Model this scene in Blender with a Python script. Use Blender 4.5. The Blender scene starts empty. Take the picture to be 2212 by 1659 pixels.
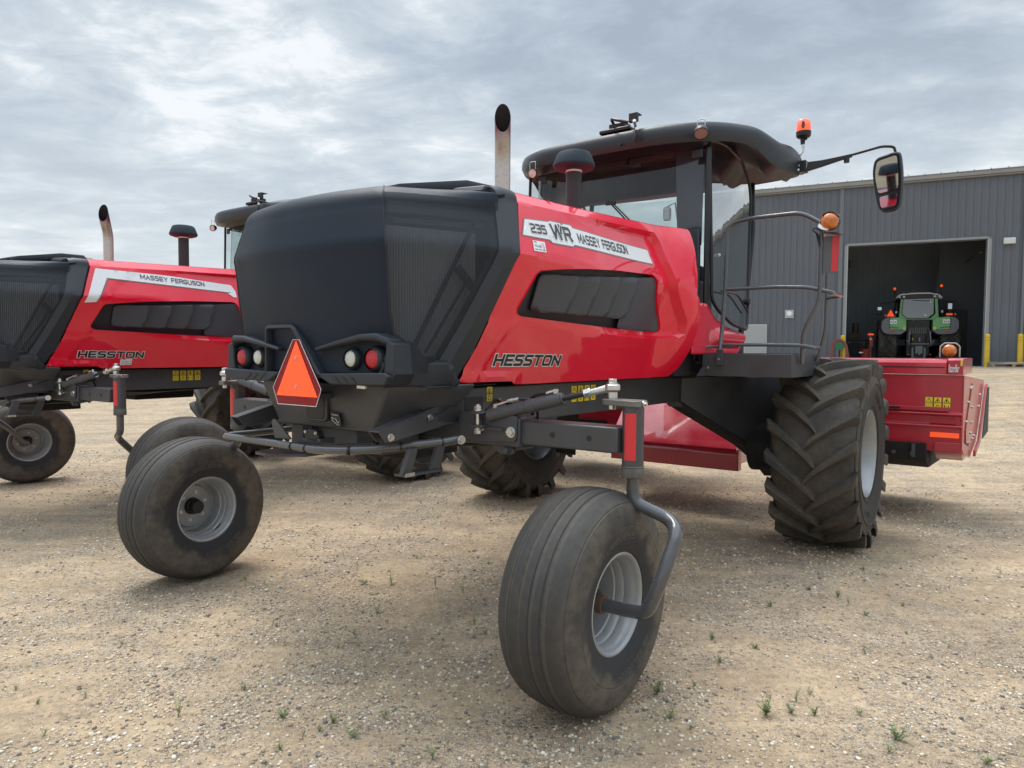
import bpy, bmesh, math, random
import numpy as np
from mathutils import Vector, Matrix, noise
from mathutils.geometry import delaunay_2d_cdt
R = math.radians
SC = bpy.context.scene
COL = SC.collection
random.seed(7)
# ------------------------------------------------------------------ camera
cd = bpy.data.cameras.new("camera"); cam = bpy.data.objects.new("camera", cd); COL.objects.link(cam)
cd.sensor_fit = 'HORIZONTAL'; cd.sensor_width = 36; cd.lens = 36 * 1500 / 2212
cam.location = (0, 0, 1.6)
cam.matrix_world = Matrix.Translation((0, 0, 1.6)) @ Matrix.Rotation(R(90 - 2.548), 4, 'X') @ Matrix.Rotation(R(.378), 4, 'Z')
cd.clip_end = 3000; cd.clip_start = .05
SC.camera = cam
# ------------------------------------------------------------------ sky and sun
SUN_EL, SUN_AZ = R(68), R(-30)       # azimuth from +Y towards +X
W = bpy.data.worlds.new("World"); SC.world = W; W.use_nodes = True
nt = W.node_tree; nt.nodes.clear()
def N(t, nt_=None, **k):
    n = (nt_ or nt).nodes.new(t)
    for a, b in k.items(): setattr(n, a, b)
    return n
def build_world():
    L = nt.links.new
    out = N('ShaderNodeOutputWorld'); bg = N('ShaderNodeBackground'); bg.inputs['Strength'].default_value = .1
    sky = N('ShaderNodeTexSky', sky_type='NISHITA', sun_disc=False)
    sky.sun_elevation = SUN_EL; sky.sun_rotation = SUN_AZ; sky.dust_density = 2
    tc = N('ShaderNodeTexCoord'); sep = N('ShaderNodeSeparateXYZ'); L(tc.outputs['Generated'], sep.inputs[0])
    zz = N('ShaderNodeMath', operation='MAXIMUM'); L(sep.outputs['Z'], zz.inputs[0]); zz.inputs[1].default_value = 0
    za = N('ShaderNodeMath', operation='ADD'); L(zz.outputs[0], za.inputs[0]); za.inputs[1].default_value = .16
    dx = N('ShaderNodeMath', operation='DIVIDE'); L(sep.outputs['X'], dx.inputs[0]); L(za.outputs[0], dx.inputs[1])
    dy = N('ShaderNodeMath', operation='DIVIDE'); L(sep.outputs['Y'], dy.inputs[0]); L(za.outputs[0], dy.inputs[1])
    cb = N('ShaderNodeCombineXYZ'); L(dx.outputs[0], cb.inputs[0]); L(dy.outputs[0], cb.inputs[1])
    mp = N('ShaderNodeMapping'); L(cb.outputs[0], mp.inputs[0]); mp.inputs['Rotation'].default_value = (0, 0, R(28)); mp.inputs['Scale'].default_value = (.9, 1.2, 1); mp.inputs['Location'].default_value = (3.1, 1.7, 0)
    n1 = N('ShaderNodeTexNoise'); n1.inputs['Scale'].default_value = .95; n1.inputs['Detail'].default_value = 7; n1.inputs['Roughness'].default_value = .58; n1.inputs['Distortion'].default_value = .25
    n2 = N('ShaderNodeTexNoise'); n2.inputs['Scale'].default_value = 4.2; n2.inputs['Detail'].default_value = 9; n2.inputs['Roughness'].default_value = .62
    n2.inputs['Distortion'].default_value = .35; L(mp.outputs[0], n1.inputs['Vector']); L(mp.outputs[0], n2.inputs['Vector'])
    mx = N('ShaderNodeMix', data_type='FLOAT'); mx.inputs[0].default_value = .42; L(n1.outputs[0], mx.inputs[2]); L(n2.outputs[0], mx.inputs[3])
    rp = N('ShaderNodeValToRGB'); L(mx.outputs[0], rp.inputs[0])
    cr = rp.color_ramp; cr.elements[0].position = .39; cr.elements[0].color = (.195, .230, .268, 1)
    cr.elements[1].position = .61; cr.elements[1].color = (.46, .477, .487, 1)
    e = cr.elements.new(.47); e.color = (.238, .277, .315, 1)
    e = cr.elements.new(.55); e.color = (.322, .356, .380, 1)
    # brighter low band near the horizon (thinner cloud), as in an overcast sky
    hz = N('ShaderNodeMapRange'); L(sep.outputs['Z'], hz.inputs[0]); hz.inputs[1].default_value = .02; hz.inputs[2].default_value = .40; hz.inputs[3].default_value = 1.0; hz.inputs[4].default_value = 0.0
    hm = N('ShaderNodeMix', data_type='RGBA'); L(hz.outputs[0], hm.inputs[0])
    br = N('ShaderNodeMix', data_type='RGBA', blend_type='MIX'); br.inputs[0].default_value = .55
    L(rp.outputs[0], hm.inputs[6]); L(rp.outputs[0], br.inputs[6]); br.inputs[7].default_value = (.47, .487, .49, 1); L(br.outputs[2], hm.inputs[7])
    sc = N('ShaderNodeVectorMath', operation='SCALE'); L(hm.outputs[2], sc.inputs[0]); zb = N('ShaderNodeMapRange'); zb.interpolation_type = 'SMOOTHSTEP'; L(sep.outputs['Z'], zb.inputs[0]); zb.inputs[1].default_value = .42; zb.inputs[2].default_value = .95; zb.inputs[3].default_value = 10; zb.inputs[4].default_value = 34   # overcast skies are brighter overhead
    L(zb.outputs[0], sc.inputs['Scale'])
    m2 = N('ShaderNodeMix', data_type='RGBA'); m2.inputs[0].default_value = .93
    L(sky.outputs[0], m2.inputs[6]); L(sc.outputs[0], m2.inputs[7]); L(m2.outputs[2], bg.inputs['Color'])
    L(bg.outputs[0], out.inputs[0])
build_world()
sl = bpy.data.lights.new("sun", 'SUN'); sl.energy = 1.3; sl.angle = R(28); sl.color = (1, .96, .9)
so = bpy.data.objects.new("sun", sl); COL.objects.link(so)
sd = Vector((math.sin(SUN_AZ) * math.cos(SUN_EL), math.cos(SUN_AZ) * math.cos(SUN_EL), math.sin(SUN_EL)))
so.rotation_euler = sd.to_track_quat('Z', 'Y').to_euler(); so.location = (0, 0, 30)
vs = SC.view_settings; vs.view_transform = 'Standard'; vs.look = 'None'; vs.exposure = 1.0; vs.gamma = 1

# ------------------------------------------------------------------ materials
MATS = {}
SEP = {'axle_bolt', 'wheel_nut', 'bracket_bolt', 'platform_bolt', 'hose_fitting', 'cable_tie', 'downpipe', 'small_lamp', 'ball_joint', 'rivet', 'socket_screw', 'shield_bolt', 'axle_hole', 'window_hinge', 'lower_lug', 'cylinder_clevis', 'hydraulic_hose', 'antenna', 'window_sticker', 'skid_bracket', 'door_bar', 'coupler_ports', 'band', 'wheel', 'bench', 'piled_parts', 'rear_wiper', 'pod_slot', 'receiver_cable'}
def mat(name, col, rough=.5, metal=0, coat=0, coat_r=.05, spec=.5, bump=None, var=None, emit=None, dirt=None, alpha=None, sheen=0, ior=1.5):
    if name in MATS: return MATS[name]
    m = bpy.data.materials.new(name); m.use_nodes = True; t = m.node_tree; b = t.nodes['Principled BSDF']; L = t.links.new
    b.inputs['Coat IOR'].default_value = ior
    b.inputs['Base Color'].default_value = (*col, 1); b.inputs['Roughness'].default_value = rough; b.inputs['Metallic'].default_value = metal
    b.inputs['Coat Weight'].default_value = coat; b.inputs['Coat Roughness'].default_value = coat_r; b.inputs['Specular IOR Level'].default_value = spec
    if sheen: b.inputs['Sheen Weight'].default_value = sheen
    tc = N('ShaderNodeTexCoord', t)
    src = None
    if var:   # (scale, amount, detail)
        n = N('ShaderNodeTexNoise', t); n.inputs['Scale'].default_value = var[0]; n.inputs['Detail'].default_value = 6; L(tc.outputs['Object'], n.inputs['Vector'])
        mr = N('ShaderNodeMapRange', t); L(n.outputs[0], mr.inputs[0]); mr.inputs[1].default_value = .3; mr.inputs[2].default_value = .7; mr.inputs[3].default_value = 1 - var[1]; mr.inputs[4].default_value = 1 + var[1]
        v = N('ShaderNodeVectorMath', t, operation='SCALE'); v.inputs[0].default_value = col; L(mr.outputs[0], v.inputs['Scale']); src = v.outputs[0]
        r2 = N('ShaderNodeMapRange', t); L(n.outputs[0], r2.inputs[0]); r2.inputs[1].default_value = .3; r2.inputs[2].default_value = .7; r2.inputs[3].default_value = max(0, rough - .08); r2.inputs[4].default_value = min(1, rough + .1); L(r2.outputs[0], b.inputs['Roughness'])
    if dirt:  # (scale, threshold, colour, max mix)
        n = N('ShaderNodeTexNoise', t); n.inputs['Scale'].default_value = dirt[0]; n.inputs['Detail'].default_value = 9; n.inputs['Roughness'].default_value = .65; L(tc.outputs['Object'], n.inputs['Vector'])
        mr = N('ShaderNodeMapRange', t); L(n.outputs[0], mr.inputs[0]); mr.inputs[1].default_value = dirt[1]; mr.inputs[2].default_value = dirt[1] + .18; mr.inputs[4].default_value = dirt[3]
        mx = N('ShaderNodeMix', t, data_type='RGBA'); L(mr.outputs[0], mx.inputs[0]); mx.inputs[7].default_value = (*dirt[2], 1)
        if src: L(src, mx.inputs[6])
        else: mx.inputs[6].default_value = (*col, 1)
        src = mx.outputs[2]
    if src: L(src, b.inputs['Base Color'])
    if bump:  # (scale, strength, kind)
        if len(bump) > 2 and bump[2] == 'v': n = N('ShaderNodeTexVoronoi', t)
        else: n = N('ShaderNodeTexNoise', t); n.inputs['Detail'].default_value = 5
        n.inputs['Scale'].default_value = bump[0]; L(tc.outputs['Object'], n.inputs['Vector'])
        bp = N('ShaderNodeBump', t); bp.inputs['Strength'].default_value = bump[1]; bp.inputs['Distance'].default_value = .004; L(n.outputs[0], bp.inputs['Height']); L(bp.outputs[0], b.inputs['Normal'])
    if emit: b.inputs['Emission Color'].default_value = (*emit[0], 1); b.inputs['Emission Strength'].default_value = emit[1]
    if alpha is not None: b.inputs['Alpha'].default_value = alpha
    MATS[name] = m; return m
def glassmat(name, tint, refl=.08, rough=.02, wavy=False, base=0):
    m = bpy.data.materials.new(name); m.use_nodes = True; t = m.node_tree; t.nodes.clear(); L = t.links.new
    o = N('ShaderNodeOutputMaterial', t); tr = N('ShaderNodeBsdfTransparent', t); tr.inputs[0].default_value = (*tint, 1)
    g = N('ShaderNodeBsdfGlossy', t); g.inputs['Roughness'].default_value = rough
    lw = N('ShaderNodeLayerWeight', t); f = N('ShaderNodeMath', t, operation='POWER'); L(lw.outputs['Facing'], f.inputs[0]); f.inputs[1].default_value = 4.5
    a = N('ShaderNodeMath', t, operation='ADD', use_clamp=True); L(f.outputs[0], a.inputs[0]); a.inputs[1].default_value = refl
    mx = N('ShaderNodeMixShader', t); L(a.outputs[0], mx.inputs[0]); L(tr.outputs[0], mx.inputs[1]); L(g.outputs[0], mx.inputs[2])
    if wavy:
        tc = N('ShaderNodeTexCoord', t); n = N('ShaderNodeTexNoise', t); n.inputs['Scale'].default_value = 2.2; n.inputs['Distortion'].default_value = .5; mp = N('ShaderNodeMapping', t); mp.inputs['Scale'].default_value = (3, 3, .5)
        L(tc.outputs['Object'], mp.inputs[0]); L(mp.outputs[0], n.inputs['Vector'])
        bp = N('ShaderNodeBump', t); bp.inputs['Strength'].default_value = .10; bp.inputs['Distance'].default_value = .01; L(n.outputs[0], bp.inputs['Height']); L(bp.outputs[0], g.inputs['Normal'])
    L(mx.outputs[0], o.inputs[0]); MATS[name] = m; return m

RED = mat('red_paint', (.80, .005, .036), .4, coat=1, coat_r=.03, var=(2, .03), ior=1.55, spec=.2)
DRED = mat('dark_red_paint', (.43, .012, .030), .38, coat=.6, coat_r=.12, var=(3, .12), dirt=(6, .62, (.35, .2, .15), .25))
PLA = mat('black_plastic', (.022, .027, .036), .5, bump=(500, .25), spec=.5, var=(3, .1))
FAB = mat('rear_screen_cloth', (.006, .013, .026), .45, bump=(900, .3), spec=.32, var=(2, .15), dirt=(14, .66, (.10, .11, .12), .25))
GRY = mat('dark_grey_metal', (.060, .060, .065), .40, spec=.5, var=(5, .12), dirt=(9, .6, (.10, .09, .075), .25))
GLS = mat('grey_gloss_metal', (.078, .080, .086), .22, coat=.5, coat_r=.1, var=(6, .12), dirt=(10, .6, (.16, .13, .10), .25))
BLK = mat('black_metal', (.012, .012, .014), .4, var=(6, .15))
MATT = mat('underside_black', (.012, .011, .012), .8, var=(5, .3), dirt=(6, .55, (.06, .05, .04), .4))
ZNC = mat('zinc_bolt', (.62, .62, .60), .28, metal=1, var=(30, .15))
CHR = mat('mirror_glass', (.42, .46, .48), .03, metal=1)
def heat_mat():
    m = mat('exhaust_steel', (.62, .58, .50), .30, metal=.6, bump=(60, .1)); t = m.node_tree; b = t.nodes['Principled BSDF']; L = t.links.new
    tc = N('ShaderNodeTexCoord', t); sp = N('ShaderNodeSeparateXYZ', t); L(tc.outputs['Object'], sp.inputs[0]); n = N('ShaderNodeTexNoise', t); n.inputs['Scale'].default_value = 14; n.inputs['Detail'].default_value = 8; L(tc.outputs['Object'], n.inputs['Vector'])
    ad = N('ShaderNodeMath', t, operation='MULTIPLY_ADD'); L(n.outputs[0], ad.inputs[0]); ad.inputs[1].default_value = .07; L(sp.outputs['Z'], ad.inputs[2])
    rp = N('ShaderNodeValToRGB', t); mr = N('ShaderNodeMapRange', t); L(ad.outputs[0], mr.inputs[0]); mr.inputs[1].default_value = 2.40; mr.inputs[2].default_value = 3.06; L(mr.outputs[0], rp.inputs[0]); c = rp.color_ramp
    c.elements[0].position = 0; c.elements[0].color = (.52, .52, .46, 1); c.elements[1].position = 1; c.elements[1].color = (.03, .02, .03, 1)
    for p, q in ((.45, (.52, .52, .47)), (.70, (.40, .40, .36)), (.79, (.24, .07, .09)), (.88, (.10, .035, .05))): e = c.elements.new(p); e.color = (*q, 1)
    n2 = N('ShaderNodeTexNoise', t); n2.inputs['Scale'].default_value = 60; n2.inputs['Detail'].default_value = 6; L(tc.outputs['Object'], n2.inputs['Vector']); m2 = N('ShaderNodeMapRange', t); L(n2.outputs[0], m2.inputs[0]); m2.inputs[1].default_value = .55; m2.inputs[2].default_value = .62; m2.inputs[4].default_value = .18
    mx = N('ShaderNodeMix', t, data_type='RGBA'); L(m2.outputs[0], mx.inputs[0]); L(rp.outputs[0], mx.inputs[6]); mx.inputs[7].default_value = (.16, .12, .08, 1); L(mx.outputs[2], b.inputs['Base Color']); return m
ALU = heat_mat()
EXR = mat('exhaust_soot_bend', (.10, .035, .045), .35, metal=.5, var=(12, .3))
SOOT = mat('soot', (.015, .010, .012), .8)
RIM = mat('silver_rim_paint', (.34, .35, .36), .42, metal=.25, coat=.2, var=(9, .1), dirt=(12, .6, (.16, .14, .12), .35))
SLV = mat('silver_decal', (.80, .82, .84), .35, metal=.0, bump=(700, .2))
WHT = mat('white_decal', (.80, .80, .80), .4)
CHA = mat('charcoal_lettering', (.055, .06, .07), .4)
INK = mat('black_lettering', (.012, .012, .015), .35)
YEL = mat('warning_yellow', (.85, .64, .03), .4)
ORG = mat('fluorescent_orange', (1.0, .10, .02), .45, emit=((1, .10, .02), .22))
REFL = mat('red_reflector_border', (.26, .003, .008), .4, spec=.3, bump=(400, .3, 'v'))
RREF = mat('red_reflector_tape', (.66, .015, .025), .35, coat=.5, bump=(400, .3, 'v'))
REDL = mat('red_lens', (.50, .006, .015), .2, coat=.3, bump=(160, .9, 'v'))
WHL = mat('clear_lens', (.62, .62, .56), .12, coat=1, bump=(120, .8, 'v'))
AMB = mat('amber_lens', (.62, .16, .012), .15, coat=1, bump=(90, .6, 'v'), var=(25, .45))
BEA = mat('beacon_lens', (1.0, .10, .02), .15, coat=1, emit=((1, .10, .02), .35), bump=(60, .3, 'v'))
WHP = mat('white_paint', (.78, .79, .80), .35, var=(5, .05))
GLASS = glassmat('cab_glass', (.76, .82, .81), .07)
GLASS2 = glassmat('cab_side_glass', (.50, .57, .60), .55, wavy=True)
GLASS3 = glassmat('tractor_glass', (.3, .34, .36), .22)

def tyremat(name, axis, r0, r1, amount, seed=0, grooves=(), base=(.022, .023, .026), dust=(.15, .118, .085)):
    """rubber with dried mud caked in a ring of its own between radii r0..r1"""
    m = bpy.data.materials.new(name); m.use_nodes = True; t = m.node_tree; b = t.nodes['Principled BSDF']; L = t.links.new
    tc = N('ShaderNodeTexCoord', t); mp = N('ShaderNodeMapping', t); mp.inputs['Location'].default_value = (seed, seed * 2, 0); L(tc.outputs['Object'], mp.inputs[0])
    n = N('ShaderNodeTexNoise', t); n.inputs['Scale'].default_value = 3.6; n.inputs['Detail'].default_value = 9; n.inputs['Roughness'].default_value = .62; L(mp.outputs[0], n.inputs['Vector'])
    n2 = N('ShaderNodeTexNoise', t); n2.inputs['Scale'].default_value = 30; n2.inputs['Detail'].default_value = 6; L(mp.outputs[0], n2.inputs['Vector'])
    sp = N('ShaderNodeSeparateXYZ', t); L(tc.outputs['Object'], sp.inputs[0])
    cb = N('ShaderNodeCombineXYZ', t); L(sp.outputs['X'], cb.inputs[0]); L(sp.outputs['Z'], cb.inputs[2])
    ln = N('ShaderNodeVectorMath', t, operation='LENGTH'); L(cb.outputs[0], ln.inputs[0])
    a = N('ShaderNodeMath', t, operation='MULTIPLY_ADD'); L(n.outputs[0], a.inputs[0]); a.inputs[1].default_value = .22; L(ln.outputs['Value'], a.inputs[2])
    ring = N('ShaderNodeMapRange', t); ring.interpolation_type = 'SMOOTHSTEP'; L(a.outputs[0], ring.inputs[0]); ring.inputs[1].default_value = r0 + .07; ring.inputs[2].default_value = r0 + .13
    ring2 = N('ShaderNodeMapRange', t); ring2.interpolation_type = 'SMOOTHSTEP'; L(a.outputs[0], ring2.inputs[0]); ring2.inputs[1].default_value = r1 + .08; ring2.inputs[2].default_value = r1 + .14; ring2.inputs[3].default_value = 1; ring2.inputs[4].default_value = .28
    mu = N('ShaderNodeMath', t, operation='MULTIPLY'); L(ring.outputs[0], mu.inputs[0]); L(ring2.outputs[0], mu.inputs[1])
    nn = N('ShaderNodeMapRange', t); L(n.outputs[0], nn.inputs[0]); nn.inputs[1].default_value = .34; nn.inputs[2].default_value = .58; nn.inputs[3].default_value = .25; nn.inputs[4].default_value = 1
    mu2 = N('ShaderNodeMath', t, operation='MULTIPLY'); L(mu.outputs[0], mu2.inputs[0]); L(nn.outputs[0], mu2.inputs[1])
    n3 = N('ShaderNodeMapRange', t); L(n2.outputs[0], n3.inputs[0]); n3.inputs[1].default_value = .35; n3.inputs[2].default_value = .6; n3.inputs[3].default_value = .7; n3.inputs[4].default_value = 1.1
    mu3 = N('ShaderNodeMath', t, operation='MULTIPLY'); L(mu2.outputs[0], mu3.inputs[0]); L(n3.outputs[0], mu3.inputs[1])
    mu4 = N('ShaderNodeMath', t, operation='MULTIPLY', use_clamp=True); L(mu3.outputs[0], mu4.inputs[0]); mu4.inputs[1].default_value = amount
    ay = N('ShaderNodeMath', t, operation='ABSOLUTE'); L(sp.outputs['Y'], ay.inputs[0])
    for g in grooves:
        d1 = N('ShaderNodeMath', t, operation='SUBTRACT'); L(ay.outputs[0], d1.inputs[0]); d1.inputs[1].default_value = g
        d2 = N('ShaderNodeMath', t, operation='ABSOLUTE'); L(d1.outputs[0], d2.inputs[0])
        d3 = N('ShaderNodeMapRange', t); L(d2.outputs[0], d3.inputs[0]); d3.inputs[1].default_value = .013; d3.inputs[2].default_value = .008; d3.inputs[3].default_value = 0; d3.inputs[4].default_value = .42
        d4 = N('ShaderNodeMath', t, operation='MULTIPLY'); L(d3.outputs[0], d4.inputs[0]); L(n3.outputs[0], d4.inputs[1])
        d5 = N('ShaderNodeMath', t, operation='MAXIMUM', use_clamp=True); L(mu4.outputs[0], d5.inputs[0]); L(d4.outputs[0], d5.inputs[1]); mu4 = d5
    # pale scuffs on the running surface
    sc = N('ShaderNodeTexNoise', t); sc.inputs['Scale'].default_value = 9; sc.inputs['Detail'].default_value = 12; sc.inputs['Roughness'].default_value = .8; L(mp.outputs[0], sc.inputs['Vector'])
    s2 = N('ShaderNodeMapRange', t); L(sc.outputs[0], s2.inputs[0]); s2.inputs[1].default_value = .60; s2.inputs[2].default_value = .68; s2.inputs[4].default_value = .55
    d6 = N('ShaderNodeMath', t, operation='MAXIMUM', use_clamp=True); L(mu4.outputs[0], d6.inputs[0]); L(s2.outputs[0], d6.inputs[1]); mu4 = d6
    mx = N('ShaderNodeMix', t, data_type='RGBA'); L(mu4.outputs[0], mx.inputs[0]); mx.inputs[6].default_value = (*base, 1); mx.inputs[7].default_value = (*dust, 1); L(mx.outputs[2], b.inputs['Base Color'])
    b.inputs['Roughness'].default_value = .72
    bp = N('ShaderNodeBump', t); bp.inputs['Strength'].default_value = .4; bp.inputs['Distance'].default_value = .004; L(n2.outputs[0], bp.inputs['Height']); L(bp.outputs[0], b.inputs['Normal'])
    MATS[name] = m; return m
TYC = tyremat('caster_tyre_rubber', 'y', .32, .455, .80, grooves=(.031, .090), base=(.026, .027, .030), dust=(.145, .122, .092))
TYD = tyremat('drive_tyre_rubber', 'y', .58, .90, .62, 3, base=(.026, .026, .026), dust=(.115, .095, .070))
TYT = tyremat('tractor_tyre_rubber', 'y', .2, 1.2, .55, 5)

# ------------------------------------------------------------------ mesh building
def V(*a): return Vector(a)
class MB:
    def __init__(s): s.v = []; s.f = []; s.m = []; s.sm = []
    def add(s, vs, fs, mi=0, smooth=True):
        o = len(s.v); s.v += [tuple(p) for p in vs]; s.f += [tuple(i + o for i in f) for f in fs]; s.m += [mi] * len(fs); return s
    def box(s, x0, x1, y0, y1, z0, z1, mi=0, M=None):
        p = [V(x, y, z) for x in (x0, x1) for y in (y0, y1) for z in (z0, z1)]
        if M: p = [M @ q for q in p]
        return s.add(p, [(0, 1, 3, 2), (4, 6, 7, 5), (0, 4, 5, 1), (2, 3, 7, 6), (0, 2, 6, 4), (1, 5, 7, 3)], mi)
    def prism(s, pts, plane, a, b, mi=0, M=None):
        """polygon pts in plane ('xz','yz','xy') extruded between a and b along the remaining axis"""
        def mk(p, t):
            q = V(p[0], t, p[1]) if plane == 'xz' else V(t, p[0], p[1]) if plane == 'yz' else V(p[0], p[1], t)
            return M @ q if M else q
        n = len(pts); vs = [mk(p, a) for p in pts] + [mk(p, b) for p in pts]
        fs = [tuple(range(n))[::-1], tuple(range(n, 2 * n))] + [(i, (i + 1) % n, n + (i + 1) % n, n + i) for i in range(n)]
        return s.add(vs, fs, mi)
    def loft(s, rings, mi=0, closed=True, caps=True):
        n = len(rings[0]); vs = [p for r in rings for p in r]; fs = []
        for k in range(len(rings) - 1):
            for i in range(n if closed else n - 1):
                j = (i + 1) % n; fs.append((k * n + i, k * n + j, (k + 1) * n + j, (k + 1) * n + i))
        if caps and closed: fs += [tuple(range(n))[::-1], tuple(range((len(rings) - 1) * n, len(rings) * n))]
        return s.add(vs, fs, mi)
    def cyl(s, p0, p1, r0, r1=None, seg=20, mi=0, caps=True):
        p0, p1 = V(*p0), V(*p1); r1 = r0 if r1 is None else r1
        return s.tube([p0, p1], [r0, r1], seg, mi, caps)
    def tube(s, path, r, seg=12, mi=0, caps=True):
        path = [V(*p) for p in path]; n = len(path); rs = r if isinstance(r, (list, tuple)) else [r] * n
        tang = [(path[min(i + 1, n - 1)] - path[max(i - 1, 0)]).normalized() for i in range(n)]
        up = V(0, 0, 1) if abs(tang[0].z) < .9 else V(1, 0, 0)
        u = tang[0].cross(up).normalized(); rings = []
        for i in range(n):
            u = (u - tang[i] * u.dot(tang[i])).normalized(); w = tang[i].cross(u)
            rings.append([path[i] + (u * math.cos(2 * math.pi * k / seg) + w * math.sin(2 * math.pi * k / seg)) * rs[i] for k in range(seg)])
        return s.loft(rings, mi, caps=caps)
    def lathe(s, prof, origin=(0, 0, 0), axis=(0, 1, 0), seg=64, mi=0, close=False):
        """prof = [(radius, height along axis)]"""
        ax = V(*axis).normalized(); up = V(0, 0, 1) if abs(ax.z) < .9 else V(1, 0, 0); u = ax.cross(up).normalized(); w = ax.cross(u); o = V(*origin)
        rings = [[o + ax * h + (u * math.cos(2 * math.pi * k / seg) + w * math.sin(2 * math.pi * k / seg)) * r for k in range(seg)] for r, h in prof]
        n = seg; vs = [p for r in rings for p in r]; fs = []
        K = len(rings)
        for k in range(K if close else K - 1):
            kk = (k + 1) % K
            for i in range(n):
                j = (i + 1) % n; fs.append((k * n + i, k * n + j, kk * n + j, kk * n + i))
        return s.add(vs, fs, mi)
    def bolt(s, p, d, r=.014, h=.012, mi=0):
        p, d = V(*p), V(*d).normalized(); s.cyl(p, p + d * h * .35, r * 1.35, seg=16, mi=mi); return s.cyl(p + d * h * .3, p + d * h * 1.3, r, seg=6, mi=mi)
    def sphere(s, c, r, seg=16, mi=0, sc=(1, 1, 1)):
        c = V(*c); rings = []
        for i in range(1, seg // 2):
            a = math.pi * i / (seg // 2)
            rings.append([c + V(r * sc[0] * math.sin(a) * math.cos(2 * math.pi * k / seg), r * sc[1] * math.sin(a) * math.sin(2 * math.pi * k / seg), r * sc[2] * math.cos(a)) for k in range(seg)])
        return s.loft(rings, mi)
    def build(s, name, mats, parent=None, bevel=0, ang=35, flat=False, solid=0, recalc=True, label=None, seg=2):
        if name in SEP:
            ps = s.pieces()
            if len(ps) > 1:
                os_ = [p.build_one(name, mats, parent, bevel, ang, flat, solid, recalc, label, seg) for p in ps]; return os_[0]
        return s.build_one(name, mats, parent, bevel, ang, flat, solid, recalc, label, seg)
    def pieces(s):
        par = list(range(len(s.v)))
        def find(i):
            while par[i] != i: par[i] = par[par[i]]; i = par[i]
            return i
        for f in s.f:
            for k in f[1:]: par[find(k)] = find(f[0])
        comp = {}
        for i in range(len(s.v)): comp.setdefault(find(i), []).append(i)
        cs = list(comp.values()); A = [np.array([s.v[i] for i in c]) for c in cs]; lo = [a.min(0) - .002 for a in A]; hi = [a.max(0) + .002 for a in A]
        g = list(range(len(cs)))
        def fg(i):
            while g[i] != i: i = g[i]
            return i
        for i in range(len(cs)):
            for j in range(i):
                if (lo[i] <= hi[j]).all() and (lo[j] <= hi[i]).all(): g[fg(i)] = fg(j)
        out = {}
        for i in range(len(cs)): out.setdefault(fg(i), []).extend(cs[i])
        res = []
        for ids in out.values():
            m = MB(); mp = {v: k for k, v in enumerate(ids)}; m.v = [s.v[i] for i in ids]
            for f, mi in zip(s.f, s.m):
                if f[0] in mp: m.f.append(tuple(mp[i] for i in f)); m.m.append(mi)
            res.append(m)
        return res
    def build_one(s, name, mats, parent=None, bevel=0, ang=35, flat=False, solid=0, recalc=True, label=None, seg=2):
        me = bpy.data.meshes.new(name); me.from_pydata(s.v, [], s.f)
        if not isinstance(mats, (list, tuple)): mats = [mats]
        for m in mats: me.materials.append(m)
        if len(mats) > 1: me.polygons.foreach_set('material_index', s.m)
        if recalc:
            bm = bmesh.new(); bm.from_mesh(me); bmesh.ops.recalc_face_normals(bm, faces=bm.faces); bm.to_mesh(me); bm.free()
        if not flat:
            me.polygons.foreach_set('use_smooth', [True] * len(me.polygons)); me.set_sharp_from_angle(angle=R(ang))
        me.update()
        o = bpy.data.objects.new(name, me); COL.objects.link(o)
        if solid: md = o.modifiers.new('s', 'SOLIDIFY'); md.thickness = solid; md.offset = 0
        if bevel: md = o.modifiers.new('b', 'BEVEL'); md.width = bevel; md.segments = seg; md.limit_method = 'ANGLE'; md.angle_limit = R(40); md.harden_normals = False
        if parent: o.parent = parent
        if label: o['label'] = label
        return o
def thing(name, label, cat, loc=(0, 0, 0), rotz=0, group=None):
    o = bpy.data.objects.new(name, None); COL.objects.link(o); o.empty_display_size = .2
    o.location = loc; o.rotation_euler = (0, 0, rotz); o['label'] = label; o['category'] = cat
    if group: o['group'] = group
    return o
def tag(o, label, cat, group=None, kind=None):
    if label: o['label'] = label
    if cat: o['category'] = cat
    if group: o['group'] = group
    if kind: o['kind'] = kind
    return o
def fillet(pts, r, n=7):
    """round the inner corners of a polyline"""
    pts = [V(*p) for p in pts]; rr = r if isinstance(r, (list, tuple)) else [r] * len(pts); out = [pts[0]]
    for i in range(1, len(pts) - 1):
        a, b, c = pts[i - 1], pts[i], pts[i + 1]; k = min(rr[i], (a - b).length * .48, (c - b).length * .48)
        p, q = b + (a - b).normalized() * k, b + (c - b).normalized() * k
        for j in range(n + 1):
            t = j / n; out.append(p * (1 - t) ** 2 + b * 2 * t * (1 - t) + q * t * t)
    return out + [pts[-1]]
def inpoly(p, poly):
    x, y = p; c = False; n = len(poly); j = n - 1
    for i in range(n):
        xi, yi = poly[i]; xj, yj = poly[j]
        if (yi > y) != (yj > y) and x < (xj - xi) * (y - yi) / (yj - yi) + xi: c = not c
        j = i
    return c
def segd(p, a, b):
    px, py = p; ax, ay = a; bx, by = b; dx, dy = bx - ax, by - ay; l = dx * dx + dy * dy
    t = 0 if l == 0 else max(0, min(1, ((px - ax) * dx + (py - ay) * dy) / l)); return math.hypot(px - ax - t * dx, py - ay - t * dy)
def pld(p, pl, close=False):
    n = len(pl); return min(segd(p, pl[i], pl[(i + 1) % n]) for i in range(n if close else n - 1))
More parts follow.
